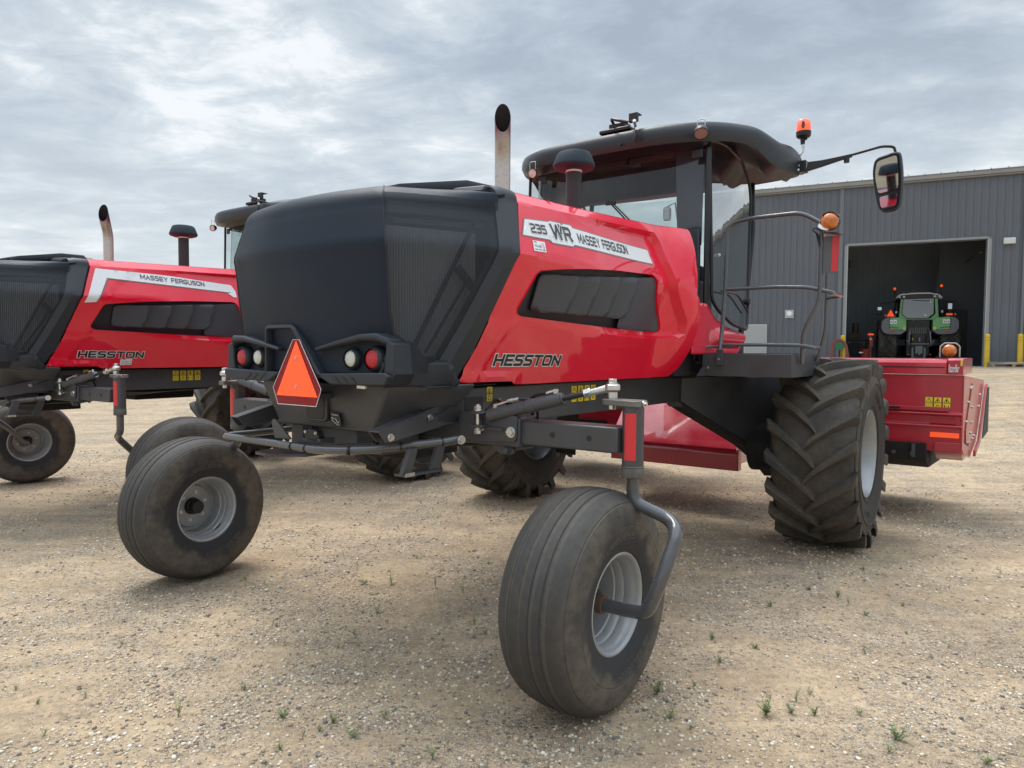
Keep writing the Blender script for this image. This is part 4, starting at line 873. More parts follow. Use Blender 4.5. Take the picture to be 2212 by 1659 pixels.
def make_stack_intake(root):
    # exhaust stack with bent, angle cut tip
    c = V(.47, -.455, 0); h = V(-.80, -.60, 0); r = .046
    path = fillet([V(c.x, c.y, 2.38), V(c.x, c.y, 2.745), V(c.x, c.y, 3.05) + h * .125], .055, 8)
    m = MB(); m.tube(path[:-1], r, 36, caps=False); st = m.build('exhaust_stack', ALU, root, ang=60)
    a = path[-2]; d = (path[-1] - a).normalized(); b = V(c.x, c.y, 2.950) + h * .085; u = d.cross(h).normalized(); w = u.cross(d).normalized()
    def ring(p, rr, k):
        out = []
        for i in range(36):
            t = 2 * math.pi * i / 36; off = u * math.cos(t) * rr + w * math.sin(t) * rr
            out.append(p + off - d * off.dot(h) * k)
        return out
    K = 1.75
    m = MB(); m.loft([ring(a, r, 0), ring(a.lerp(b, .3), r, .3), ring(b, r * 1.01, K), ring(b, r * .95, K)], caps=False); m.build('exhaust_tip', ALU, st, ang=60)
    m = MB(); m.loft([ring(b, r * .95, K), ring(a.lerp(b, .2), r * .94, .2), ring(a - d * .05, r * .94, 0), ring(a - d * .05, .001, 0)], caps=False); m.build('exhaust_bore', SOOT, st, ang=60)
    # air pre-cleaner
    c = (1.255, -.465, 0)
    m = MB(); m.cyl((c[0], c[1], 2.3), (c[0], c[1], 2.83), .0535, seg=40); it = m.build('intake_pipe', mat('intake_grey', (.045, .047, .052), .45, var=(4, .1), spec=.25), root)
    m = MB(); m.cyl((c[0], c[1], 2.825), (c[0], c[1], 2.838), .055, seg=40); m.build('clamp_band', WHP, it, bevel=.001)
    m = MB(); m.lathe([(.055, 2.838), (.10, 2.84), (.135, 2.852), (.143, 2.866), (.142, 2.876), (.118, 2.938), (.106, 2.955), (.085, 2.962), (.0005, 2.966)], c, (0, 0, 1), 64); m.build('intake_cap', mat('cap_grey_plastic', (.026, .038, .050), .6, bump=(300, .2), spec=.2), it, ang=35)
def make_cab(root):
    GL = GLASS
    # plan of the glass house at floor and roof
    RB = [(2.62, .74), (2.60, .66), (2.585, 0), (2.60, -.80), (2.62, -.84)]
    # posts
    def post(a, b, r, nm='cab_pillar', mt=BLK):
        m = MB(); m.tube([a, b], r, 12); return m.build(nm, mt, root)
    m = MB(); m.prism([(2.600, -.862), (2.600, -.885), (2.625, -.900), (2.65, -.900), (2.65, -.87)], 'xy', 1.66, 3.26); m.build('rear_pillar', BLK, root, bevel=.01)
    # rear wall lower steel and rear window
    m = MB(); m.box(2.575, 2.66, -.82, .82, 1.55, 2.52); m.build('cab_rear_wall', BLK, root, bevel=.01)
    m = MB(); m.prism([(-.84, 1.75), (-.68, 1.75), (-.68, 2.60), (-.84, 2.60)], 'yz', 2.555, 2.585); m.build('corner_trim', PLA, root, bevel=.01)
    def plan(t, z):      # glass plan : flat rear, rounded left corner running into the side
        if t < .62: return V(2.585 + .03 * (t / .8) ** 2 + .04 * max(0, z - 2.5), t, z)
        a = min(1, (t - .62) / .42) * math.pi / 2; return V(2.603 + .26 * (1 - math.cos(a)) + .04 * max(0, z - 2.5) + max(0, t - 1.04), .62 + .27 * math.sin(a), z)
    rw = [(-.86, 2.50), (1.12, 2.50), (1.12, 3.30), (-.86, 3.30)]
    v, f = panel(rw, [], .06, plan); m = MB(); m.add(v, f); m.build('rear_window', GL, root, ang=80)
    # dark printed border of the rear window
    m = MB(); P = lambda y, z: V(2.583 + .03 * (y / .8) ** 2 + .04 * max(0, (z - 2.5)), y, z)
    for a in (((-.84, 2.48), (-.64, 2.48), (-.60, 3.28), (-.84, 3.28)), ((-.60, 2.48), (.70, 2.48), (.70, 2.56), (-.60, 2.56))):
        v, f = panel(list(a), [], .15, P); m.add(v, f)
    m.build('window_border', mat('window_frit', (.035, .04, .05), .12, coat=1), root)
    for s in (-1, 1):
        out = [(2.66, 2.03), (2.66, 3.33), (3.0, 3.36), (3.40, 3.32), (3.66, 3.17), (3.72, 3.05), (3.69, 2.70), (3.60, 2.25), (3.52, 1.98), (3.44, 1.82), (3.05, 1.86), (2.80, 1.95)]
        fn = lambda x, z: V(x, s * (.872 + .050 * (3.0 - z) ** 2 + .012 * math.sin((x - 2.6) * 2.6)), z)
        v, f = panel(rpoly(out, .06), [], .10, fn); m = MB(); m.add(v, f); dr = m.build('side_window', (GLASS2 if s < 0 else GL), root, ang=80)
        m = MB(); o2 = rpoly(out, .06); m.tube([fn(*p) for p in o2 + o2[:1]], .014, 10); m.build('door_frame', BLK, dr)
        m = MB(); m.tube([(3.80, s * .86, 3.2), (3.76, s * .885, 2.75), (3.66, s * .88, 2.25), (3.56, s * .86, 1.80)], .024, 12); m.build('front_pillar', BLK, root)
        m = MB(); m.tube(fillet([fn(2.8, 2.12) + V(0, s * .03, 0), fn(3.15, 2.12) + V(0, s * .035, 0), fn(3.42, 1.98) + V(0, s * .03, 0)], .08), .009, 8); m.build('door_handle_bar', BLK, dr)
        m = MB(); m.sphere(fn(2.83, 2.42) + V(0, s * .012, 0), .014, 12); m.build('lock_knob', WHL, dr)
        m = MB(); m.cyl(fn(3.5, 2.08), fn(3.5, 2.08) + V(0, s * .03, 0), .03); m.build('door_latch', BLK, dr)
    # curved windscreen
    m = MB(); rings = []
    for z, xo in ((1.82, 3.95), (2.3, 4.10), (2.8, 4.16), (3.22, 4.10)): rings.append([V(xo - .42 * (abs(t)) ** 2.5, .87 * t, z) for t in np.linspace(-1, 1, 15)])
    m.loft(rings, closed=False); m.build('windscreen', GL, root, ang=80)
    m = MB(); m.box(2.62, 3.65, -.86, .86, 1.52, 1.72); m.build('cab_floor', BLK, root, bevel=.02)
    # interior : seat, console, steering wheel, headliner, wiper
    m = MB(); m.box(3.0, 3.5, -.26, .26, 1.98, 2.14); m.box(2.92, 3.06, -.25, .25, 2.1, 2.58); m.box(2.93, 3.02, -.13, .13, 2.58, 2.72); m.box(3.08, 3.45, -.10, .10, 1.7, 2.0); m.build('driver_seat', mat('seat_fabric', (.03, .03, .033), .8), root, bevel=.05, seg=3)
    m = MB(); m.box(3.05, 3.6, -.58, -.32, 1.8, 2.28); m.box(3.35, 3.5, -.56, -.40, 2.26, 2.42); m.build('armrest_console', PLA, root, bevel=.04)
    m = MB(); m.cyl((3.9, 0, 1.75), (3.72, 0, 2.25), .045); ax = V(-.34, 0, .94); m2 = []
    m.tube([V(3.72, 0, 2.28) + V(.94, 0, .34) * math.cos(a) * .19 + V(0, 1, 0) * math.sin(a) * .19 for a in np.linspace(0, 6.283, 25)], .014, 8); m.tube([(3.72 - .17, 0, 2.22), (3.72 + .17, 0, 2.34)], .012, 8); m.build('steering_wheel', BLK, root)
    m = MB(); m.box(2.66, 3.9, -.80, .80, 3.23, 3.30); m.build('headliner', mat('headliner_grey', (.07, .07, .075), .9), root, bevel=.02)
    m = MB(); m.box(2.72, 2.76, -.68, .52, 2.965, 3.22); m.build('interior_shadow_sheet', mat('interior_shadow_grey', (.018, .019, .022), .85), root)  # added dark sheet; stands in for the shaded roof interior behind the window
    m = MB(); m.tube([(2.57, -.40, 2.56), (2.56, -.06, 2.90)], .006, 6); m.tube([(2.57, -.36, 2.56), (2.56, -.02, 2.92)], .007, 6); m.box(2.54, 2.565, -.09, .0, 2.885, 2.91); m.build('rear_wiper', BLK, root)
    m = MB(); m.tube(fillet([(2.57, -.20, 3.26), (2.55, -.20, 3.19), (2.55, -.27, 3.185)], .02), .012, 8); m.box(2.545, 2.565, -.33, -.25, 3.165, 3.195); m.build('window_stay', BLK, root)
    m = MB(); m.box(2.545, 2.56, -.86, -.77, 3.16, 3.23); m.box(2.545, 2.56, .62, .68, 3.16, 3.23); m.build('window_hinge', BLK, root, bevel=.006)
    m = MB(); m.sphere((2.66, -.52, 2.80), .035, 14); m.cyl((2.66, -.52, 2.78), (2.66, -.52, 2.72), .034, .03, 16); m.tube([(2.66, -.52, 2.83), (2.68, -.58, 2.86), (2.70, -.60, 2.7)], .008, 6); m.build('cab_camera', WHP, root)
    m = MB(); m.box(2.63, 2.65, -.06, -.045, 2.50, 2.60); m.build('centre_mullion', BLK, root)
    # red shroud below the cab
    for s in (-1,):
        pr = [(2.30, 2.0), (2.57, 2.005), (2.66, 1.95), (2.77, 1.89), (3.05, 1.826), (3.40, 1.78), (3.425, 1.757), (3.29, 1.60), (2.28, 1.60)]
        fn = lambda x, z: V(x, s * (.905 + .04 * sm(1.84, 1.74, z) * sm(2.6, 2.85, x) - .03 * sm(1.72, 1.66, z) * sm(2.6, 2.85, x)), z)
        v, f = panel(rpoly(pr, .02), [], .03, fn, lines=[[(2.65, 1.76), (3.38, 1.765)], [(2.62, 1.70), (3.32, 1.69)]]); m = MB(); m.add(v, f); m.build('cab_lower_shroud', RED, root, ang=28, solid=.02)
    m = MB(); m.box(2.2, 2.62, -.80, .80, 1.43, 2.2); m.build('firewall_cover', MATT, root)
    m = MB(); m.box(2.62, 3.6, -.70, .85, 1.40, 1.56); m.build('cab_subframe', MATT, root)
    m = MB(); m.tube([(2.25, -.72, 1.55), (2.42, -.74, 1.56)], .012, 8); m.build('red_cable', RED, root)
def make_roof(root):
    # outline (half) and height sections of the moulded roof
    out = [(2.27, .0), (2.275, .30), (2.30, .55), (2.355, .70), (2.43, .83), (2.56, .955), (2.80, 1.055), (3.1, 1.15), (3.4, 1.225), (3.74, 1.25), (4.06, 1.245), (4.18, 1.16), (4.25, .92), (4.31, .5), (4.33, 0)]
    def prof(f, x): # f: 0 outer rim ... 1 crown ; bulge at the front corners dips slightly
        return f
    def zt(x): return 3.40 + .04 * sm(2.6, 3.2, x) + .055 * sm(2.2, 2.8, x) - .055 * sm(3.0, 3.45, x) + .03 * sm(3.45, 3.75, x) - .025 * sm(3.9, 4.3, x)
    full = [(x, -y) for x, y in out] + [(x, y) for x, y in out[::-1][1:-1]]
    full = [(x, y * (1 - .07 * sm(2.75, 2.4, x)) if y > 0 else y) for x, y in full]
    full = [(p.x, p.y) for p in fillet([V(a, b, 0) for a, b in full + full[:1]], .12, 3)][:-1]
    rings = []; cx = 3.25
    for ri, (inset, dz) in enumerate(((.40, -.085), (.13, -.09), (.06, -.142), (.025, -.152), (.0, -.10), (.004, -.045), (.012, -.03), (.02, -.010), (.05, .006), (.12, .020), (.30, .045), (.6, .060), (.85, .062))):
        rg = []
        for x, y in full:
            l = math.hypot(x - cx, y); k = max(.02, 1 - inset / max(l, .01)) if inset < .3 else max(.02, 1 - inset / max(l, 1.0) * .9)
            px, py = cx + (x - cx) * k, y * k
            z = zt(x if inset < .2 else px) + dz
            if ri < 2: z -= .085 * sm(2.75, 2.5, x) + (.19 * sm(3.0, 3.45, x) * sm(4.4, 3.9, x) if ri else 0)
            elif ri < 4: z -= .075 * sm(2.9, 3.35, x) * sm(4.3, 3.8, x)
            rg.append(V(px, py, z))
        rings.append(rg)
    m = MB(); m.loft(rings); rf = m.build('cab_roof', mat('roof_plastic', (.018, .022, .028), .42, coat=.0, coat_r=.2, bump=(400, .15), var=(2, .15)), root, ang=45)
    m = MB(); m.prism([(3.55, -1.165), (3.62, -1.150), (3.92, -1.13), (3.90, -1.155)], 'xy', 3.375, 3.38); m.build('red_roof_stripe', RED, rf)
    _n0 = set(bpy.data.objects)
    # receiver on the rear edge of the roof
    m = MB(); m.box(2.30, 2.46, -.02, .26, 3.42, 3.455); m.box(2.32, 2.44, .03, .18, 3.455, 3.50); m.build('roof_receiver', BLK, root, bevel=.012)
    m = MB(); m.box(2.27, 2.30, -.105, -.03, 3.46, 3.53); m.box(2.27, 2.36, -.105, -.03, 3.525, 3.532); m.build('receiver_bracket', BLK, root, bevel=.003)
    m = MB(); m.tube(fillet([(2.33, .14, 3.50), (2.27, .13, 3.52), (2.24, .05, 3.485), (2.26, -.03, 3.46)], .03), .012, 10); m.tube(fillet([(2.28, -.05, 3.47), (2.235, -.10, 3.45), (2.21, -.125, 3.38), (2.21, -.14, 3.32), (2.215, -.11, 3.29)], .03), .011, 10); cb = m.build('receiver_cable', BLK, root)
    m = MB(); m.tube([(2.236, -.098, 3.455), (2.226, -.106, 3.435)], .0135, 10); m.tube([(2.212, -.130, 3.385), (2.211, -.134, 3.365)], .0135, 10); m.build('cable_label', WHT, cb)
    m = MB(); m.cyl((2.21, -.14, 3.33), (2.215, -.11, 3.285), .017, seg=14); m.cyl((2.24, .02, 3.285), (2.22, .02, 3.285), .012, seg=14); m.build('cable_gland', BLK, cb)
    for o_ in set(bpy.data.objects) - _n0:
        if o_.parent == root: o_.location.y -= .31; o_.location.x += .02
    # work lights hanging from the rear corners
    for p, d, r, ml in (((2.335, -.93, 3.285), (-.45, -.25, -.75), .055, mat('led_cover_tan', (.30, .22, .19), .35, coat=.5, bump=(150, .4, 'v'))), ((2.295, .60, 3.195), (-.9, -.25, -.25), .040, WHL)):
        p = V(*p); d = V(*d).normalized(); m = MB(); m.lathe([(.0005, -.05), (r * .7, -.045), (r * .95, -.02), (r * 1.03, .0), (r * 1.03, .012), (r * .93, .014)], p, d, 32); wl = m.build('work_light', BLK, root)
        m = MB(); m.lathe([(.0005, .012), (r * .95, .009)], p, d, 32); m.build('light_lens', ml, wl)
        m = MB(); m.tube(fillet([p + V(.0, .03, .03), p + V(-.0, .03, .10), p + V(0, -.03, .10), p + V(0, -.03, .03)], .01, 3), .0035, 8); m.build('light_bracket', ZNC, wl)
    # beacon on the right front corner
    b = V(3.98, -1.245, 0)
    m = MB(); m.tube(fillet([(3.98, -1.20, 3.42), (3.975, -1.245, 3.45), (3.985, -1.262, 3.50), (3.985, -1.258, 3.545)], .03), .013, 14); bs = m.build('beacon_stem', ZNC, root)
    m = MB(); m.cyl((3.985, -1.255, 3.54), (3.985, -1.255, 3.60), .018, .024, 18); m.lathe([(.02, 3.59), (.05, 3.60), (.063, 3.612), (.066, 3.64), (.066, 3.655), (.0005, 3.655)], (3.985, -1.26, 0), (0, 0, 1), 36); m.cyl((3.975, -1.295, 3.585), (3.975, -1.275, 3.585), .012); bb = m.build('beacon_base', BLK, root, bevel=.002)
    m = MB(); m.lathe([(.0655, 3.655), (.065, 3.665), (.0595, 3.745), (.050, 3.757), (.0005, 3.759)], (3.985, -1.26, 0), (0, 0, 1), 36); m.build('beacon_lens', BEA, bb)
    m = MB(); m.sphere((3.918, -1.272, 3.70), .016, 12, sc=(.3, 1, 2.3)); m.build('beacon_reflector', mat('beacon_inner', (.25, .02, .01), .4), bb)
    # mirror arm
    m = MB(); m.box(3.93, 4.03, -1.30, -1.14, 3.28, 3.385); br = m.build('mirror_bracket', BLK, root, bevel=.008)
    m = MB(); m.bolt((3.93, -1.235, 3.30), (-1, -.3, 0), .009, .008); m.bolt((3.93, -1.235, 3.34), (-1, -.3, 0), .009, .008); m.tube([(3.93, -1.305, 3.305), (3.93, -1.31, 3.36)], .003, 6); m.build('bracket_bolt', ZNC, br)
    def py(p): return p
    m = MB(); m.loft([[V(3.96, -1.29, 3.285), V(4.0, -1.29, 3.285), V(4.0, -1.29, 3.37), V(3.96, -1.29, 3.37)], [V(3.99, -1.42, 3.315), V(4.02, -1.42, 3.315), V(4.02, -1.42, 3.375), V(3.99, -1.42, 3.375)], [V(4.02, -1.56, 3.352), V(4.045, -1.56, 3.352), V(4.045, -1.56, 3.392), V(4.02, -1.56, 3.392)], [V(4.03, -1.665, 3.372), V(4.055, -1.665, 3.372), V(4.055, -1.665, 3.402), V(4.03, -1.665, 3.402)]]); m.build('mirror_arm', BLK, root, bevel=.005)
    m = MB(); m.tube(fillet([(4.04, -1.60, 3.383), (4.05, -1.90, 3.43), (4.12, -1.985, 3.43), (4.22, -1.985, 3.40), (4.24, -1.985, 3.1)], .04, 8), .0115, 14); m.cyl((4.02, -1.625, 3.365), (4.02, -1.625, 3.325), .024, seg=16); m.build('mirror_tube', BLK, root)
    m = MB(); m.tube(fillet([(3.95, -1.22, 3.27), (3.96, -1.26, 3.255), (3.96, -1.30, 3.28), (3.97, -1.305, 3.30)], .02), .003, 6); m.build('mirror_wire', BLK, root)
    # mirror head
    hd = bpy.data.objects.new('rear_view_mirror', None); COL.objects.link(hd); hd.parent = root; hd.location = (4.15, -1.945, 3.12); hd.rotation_euler = (0, R(-10), R(-10))
    O = [(-.098, .235), (.105, .265), (.118, .10), (.112, -.07), (.095, -.20), (.06, -.245), (-.04, -.25), (-.085, -.20), (-.11, -.05), (-.122, .12)]
    O = rpoly(O, .05, 6)
    m = MB(); n = len(O); rings = [[V(x0, -a * k, b * k) for a, b in O] for x0, k in ((-.02, .90), (-.028, .96), (-.02, 1.0), (.02, 1.0), (.055, .93), (.075, .75))]; m.loft(rings); m.build('mirror_housing', PLA, hd, ang=50)
    for rect in (rpoly([(-.078, .205), (.085, .232), (.092, .09), (.088, -.055), (-.075, -.075), (-.095, .05), (-.095, .12)], .03), rpoly([(-.068, -.105), (.083, -.092), (.07, -.18), (.045, -.215), (-.03, -.22), (-.06, -.19)], .02)):
        MB().prism([(-a, b) for a, b in rect], 'yz', -.0315, -.030).build('mirror_glass', CHR, hd)
def make_platform(root):
    m = MB(); m.box(2.52, 3.36, -1.585, -.90, 1.43, 1.605); m.build('platform_box', GRY, root, bevel=.004)
    m = MB()
    for k in range(22): m.box(2.53 + k * .038, 2.545 + k * .038, -1.575, -.92, 1.606, 1.611)
    m.build('platform_grip', GRY, root)
    m = MB(); m.prism([(2.52, 1.43), (2.52, 1.50), (2.40, 1.43)], 'xz', -.93, -.90); m.build('platform_gusset', GRY, root)
    m = MB(); m.bolt((2.52, -.945, 1.495), (-1, 0, 0), .010, .008); m.bolt((2.50, -1.045, 1.565), (-1, 0, 0), .011, .008); m.build('platform_bolt', ZNC, root)
    r = .0165
    def T(pts, f=.07, rr=r, nm='guard_rail', mt=GLS): m = MB(); m.tube(fillet(pts, f, 8), rr, 16); return m.build(nm, mt, root)
    T([(2.52, -1.04, 1.62), (2.60, -1.03, 1.80), (2.68, -1.018, 2.15), (2.70, -1.02, 2.64), (2.70, -1.20, 2.668), (2.70, -1.58, 2.668), (2.70, -1.725, 2.575), (2.70, -1.725, 2.10), (2.70, -1.72, 2.0), (2.70, -1.615, 1.78), (2.70, -1.612, 1.53)], [.1, .1, .1, .10, .05, .07, .045, .05, .09, .08, .05])
    T([(2.67, -1.03, 2.117), (2.69, -1.40, 2.122), (2.70, -1.635, 2.108), (2.72, -1.80, 2.065), (3.10, -1.80, 2.065), (3.22, -1.66, 2.06)], .05, .0145)
    T([(2.56, -1.04, 1.676), (2.60, -1.45, 1.676), (2.66, -1.62, 1.672), (2.70, -1.69, 1.655), (2.90, -1.69, 1.655)], .05, .0135)
    T([(3.22, -1.60, 1.55), (3.22, -1.66, 1.8), (3.22, -1.66, 2.35), (3.10, -1.665, 2.50), (2.80, -1.715, 2.53)], .08)
    T([(2.56, -.90, 1.60), (2.56, -.91, 1.66), (2.62, -1.0, 1.665), (2.90, -1.0, 1.665)], .03, .010)
    m = MB(); m.prism([(2.495, 1.60), (2.515, 1.60), (2.515, 1.515), (2.495, 1.515)], 'xz', -1.075, -1.02); m.box(2.498, 2.52, -1.075, -1.02, 1.52, 1.64); m.build('rail_foot', GRY, root, bevel=.003)
    # amber lamp with its torn wrapper shield and the red/grey marker board
    c = V(2.66, -1.795, 2.573)
    m = MB(); m.lathe([(.0005, -.045), (.030, -.045), (.058, -.030), (.062, -.01), (.062, .03), (.0005, .03)], c, (1, .0, 0), 40); lm = m.build('amber_lamp', BLK, root)
    m = MB(); m.lathe([(.0005, -.064), (.022, -.062), (.044, -.055), (.0565, -.042), (.060, -.026)], c, (1, .0, 0), 40); m.build('amber_lens', AMB, lm)
    m = MB(); g = []
    for k in range(13):
        a = R(25 + k * 9.5); g += [c + V(-.045, -.066 * math.cos(a), .066 * math.sin(a)), c + V(.04, -.070 * math.cos(a), .070 * math.sin(a))]
    m.add(g, [(2 * i, 2 * i + 1, 2 * i + 3, 2 * i + 2) for i in range(12)]); m.build('lamp_hood', mat('brown_shade', (.12, .085, .075), .5), lm, solid=.002)
    m = MB(); m.add([c + V(-.05, .075, -.035), c + V(-.05, .055, -.055), c + V(-.05, .02, -.068), c + V(-.04, .0, -.062), c + V(-.04, .04, -.04), c + V(-.04, .068, -.01)], [(0, 1, 2, 3, 4, 5)]); m.build('wrapper_scrap', WHP, lm)
    m = MB(); m.add([c + V(-.04, .05, -.075), c + V(-.04, -.05, -.085), c + V(-.04, -.085, -.105), c + V(.06, -.08, -.10), c + V(.06, .05, -.075)], [(0, 1, 2, 3, 4)]); m.build('board_cap', mat('brown_shade', (.12, .085, .075), .5), lm, solid=.002)
    m = MB(); m.prism(rpoly([(-1.735, 2.475), (-1.852, 2.475), (-1.845, 2.207), (-1.732, 2.203)], .006), 'yz', 2.70, 2.703); mb = m.build('marker_board', mat('board_grey', (.11, .11, .12), .5), root)
    m = MB(); m.prism([(-1.803, 2.473), (-1.850, 2.473), (-1.843, 2.212), (-1.799, 2.212)], 'yz', 2.698, 2.6995); m.build('red_stripe', RREF, mb)
    m = MB(); m.tube(fillet([(2.68, -1.72, 2.52), (2.66, -1.69, 2.54), (2.66, -1.67, 2.525), (2.66, -1.70, 2.50), (2.68, -1.72, 2.47), (2.68, -1.715, 2.40)], .02), .005, 8); m.tube([(2.67, -1.70, 2.50), (2.685, -1.718, 2.42)], .009, 8); m.build('lamp_wire', BLK, root)
def make_header(root_loc, rz, label):
    h = thing('mower_header', label, 'mower header', root_loc, rz, 'disc mower headers')
    X = 4.8; Y = 2.52
    # main trough : back sheet with pressed shelves
    def sheet(nm, prof, y0, y1, mt, **k): m = MB(); m.prism(prof, 'xz', y0, y1); return m.build(nm, mt, h, **k)
    for s in (-1, 1):
        y0, y1 = sorted((s * .95, s * Y))
        sheet('back_panel', [(X, 1.42), (X, 1.07), (X - .035, 1.065), (X - .035, 1.05), (X + .01, 1.035), (X + .01, .96), (X - .03, .95), (X - .03, .935), (X + .005, .925), (X + .005, .78), (X + .03, .70), (X + .12, .70), (X + .12, 1.42)], y0, y1, DRED, bevel=.006)
        sheet('shelf_strip', [(X - .03, 1.12), (X, 1.12), (X, 1.085), (X - .03, 1.085)], *sorted((s * 1.1, s * 2.42)), DRED, bevel=.003)
        sheet('cover_panel', [(X - .02, 1.425), (X - .02, 1.535), (X + .0, 1.562), (X + .04, 1.572), (6.1, 1.575), (6.1, 1.42)], *sorted((s * .3, s * 2.385)), mat('cover_red_paint', (.55, .02, .042), .3, coat=.9, coat_r=.08, var=(3, .06)), bevel=.006)
        m = MB(); m.box(X - .024, X - .018, *sorted((s * 1.2, s * 2.37)), 1.488, 1.498); m.build('cover_groove', BLK, h)
        sheet('end_cap', [(X - .03, 1.425), (X - .03, 1.56), (X - .0, 1.580), (6.1, 1.58), (6.1, 1.42)], *sorted((s * 2.39, s * 2.515)), DRED, bevel=.008)
        # flared end shield
        a = [(X, 1.42), (6.25, 1.34), (6.25, 1.27), (5.75, .72), (5.35, .60), (X + .1, .68), (X, .74)]
        fy = lambda x: s * (Y + .004 + .095 * (x - X) / 1.45)
        m = MB(); m.loft([[V(x, fy(x), z) for x, z in a], [V(x, fy(x) - s * .02, z) for x, z in a]]); es = m.build('end_shield', DRED, h, bevel=.004)
        m = MB(); m.tube([(5.30, fy(5.3) + s * .003, 1.33), (5.05, fy(5.05) + s * .003, 1.05), (4.95, fy(4.95) + s * .003, .90), (4.97, fy(5) + s * .003, .78), (5.2, fy(5.2) + s * .003, .73)], .005, 6); m.build('shield_seam', mat('seam_red', (.2, .01, .02), .5), es)
        m = MB()
        for x, z in ((5.28, 1.30), (5.22, 1.29), (5.1, 1.16), (4.99, .98), (5.35, 1.1), (5.35, .95), (5.3, .85), (5.45, .78), (5.2, .76), (5.55, .80), (5.9, 1.2), (5.85, 1.08)): m.bolt((x, fy(x), z), (0, s, 0), .012, .01)
        m.build('shield_bolt', ZNC, es)
        m = MB(); b = [(6.20, 1.30), (6.28, 1.30), (5.80, .70), (5.45, .60), (5.45, .66), (5.72, .74)]; m.loft([[V(x, fy(x) + s * .012, z) for x, z in b], [V(x, fy(x) + s * .035, z) for x, z in b]]); m.build('shield_edge_rail', DRED, h, bevel=.004)
        m = MB(); b = [(6.22, 1.26), (6.34, 1.27), (6.36, .78), (5.92, .74)]; m.loft([[V(x, fy(x) + s * .03, z) for x, z in b], [V(x, fy(x) + s * .040, z) for x, z in b]]); m.build('rubber_curtain', mat('rubber_curtain_grey', (.06, .06, .062), .75), h)
        # underslung cutterbar / skid
        sheet('skid_shoe', [(X - .02, .775), (X + .02, .60), (X + .30, .50), (6.2, .44), (6.2, .62), (X + .3, .72)], *sorted((s * 1.2, s * 2.24)), MATT, bevel=.01)
        m = MB(); m.box(X - .035, X - .01, *sorted((s * 2.12, s * 2.15)), .63, .76); m.bolt((X - .03, s * 1.97, .67), (-1, 0, 0), .015, .03); m.bolt((X - .03, s * 2.13, .665), (-1, 0, 0), .018, .015); m.build('skid_bracket', GRY, h)
        sheet('end_corner', [(X + .0, .79), (X + .0, .70), (X + .25, .60), (5.4, .58), (5.4, .80)], *sorted((s * 2.30, s * Y)), DRED, bevel=.006)
        m = MB(); m.box(X - .004, X - .001, *sorted((s * 2.265, s * 2.498)), .835, .882); m.build('orange_marker', ORG, h)
        m = MB(); m.box(X - .003, X + .011, *sorted((s * 2.265, s * 2.47)), .965, 1.015); m.build('red_marker', mat('faded_red_tape', (.42, .02, .03), .4), h)
        m = MB(); m.box(X - .06, X - .0, *sorted((s * 1.88, s * 2.012)), 1.095, 1.112); m.build('handle_bar', BLK, h)
    # conditioner hood in the middle, sloping smooth sheet that mirrors the sky
    m = MB(); pr = [(X - .55, .985), (X - .50, 1.02), (X + .15, 1.42), (X + .3, 1.42), (X + .3, .60), (X - .40, .60), (X - .55, .62)]
    m.loft([[V(x - .02, y, z) for x, z in [(4.0, .66), (4.0, .665), (4.62, 1.33), (4.85, 1.36), (4.85, .5), (4.1, .5)]] for y in np.linspace(-.70, .70, 15)]); m.build('swath_hood', mat('swath_hood_red', (.50, .03, .05), .16, coat=1, coat_r=.03, bump=(3, .6), var=(4, .05)), h, bevel=.01)
    m = MB(); m.box(4.02, 4.12, -.71, .71, .44, .655); m.build('swath_board', DRED, h, bevel=.008)
    m = MB(); m.box(4.3, 4.8, -.6, .6, .55, 1.0); m.build('conditioner', MATT, h)
    # writing on the right end cap
    def cap(u, v, e=.0): return V(X - .032 - e, -(2.398 + u), 1.452 + v)
    v, f = text_mesh('RazorBar', 1, .015, .18); x0 = min(p[0] for p in v); x1 = max(p[0] for p in v)
    MB().add([cap((x - x0) / (x1 - x0) * .085, y * .10) for x, y in v], f).build('lettering', WHP, h, flat=True)
    m = MB(); m.add([V(X - .033, -2.492, 1.51), V(X - .033, -2.508, 1.51), V(X - .033, -2.508, 1.565), V(X - .033, -2.492, 1.565)], [(0, 1, 2, 3)]); m.build('yellow_sticker', YEL, h)
    sticker(h, 3, 0, 0, 1.213, w=.062, gap=.0717, h=.115, xf=lambda u, z, e: V(X - .003 - e, -(2.217 + u), z))
    # amber lamp in a wire hoop on the right end
    m = MB(); m.tube(fillet([(4.98, -2.31, 1.575), (4.98, -2.31, 1.690), (4.98, -2.345, 1.722), (4.98, -2.435, 1.722), (4.98, -2.468, 1.690), (4.98, -2.468, 1.575)], .012), .006, 8); lm = m.build('lamp_guard', mat('grey_wire', (.45, .45, .44), .5), h)
    m = MB(); m.lathe([(.0005, .03), (.05, .03), (.062, .01), (.064, -.01), (.0005, -.01)], (4.98, -2.385, 1.648), (1, 0, 0), 40); m.build('lamp_body', BLK, lm)
    m = MB(); m.lathe([(.0005, -.035), (.02, -.034), (.04, -.030), (.056, -.018), (.062, -.008)], (4.98, -2.385, 1.648), (1, 0, 0), 40); m.build('lamp_lens', AMB, lm)
    m = MB(); m.box(4.9, 5.02, -2.48, -2.28, 1.576, 1.59); m.build('lamp_base', BLK, h)
    return h
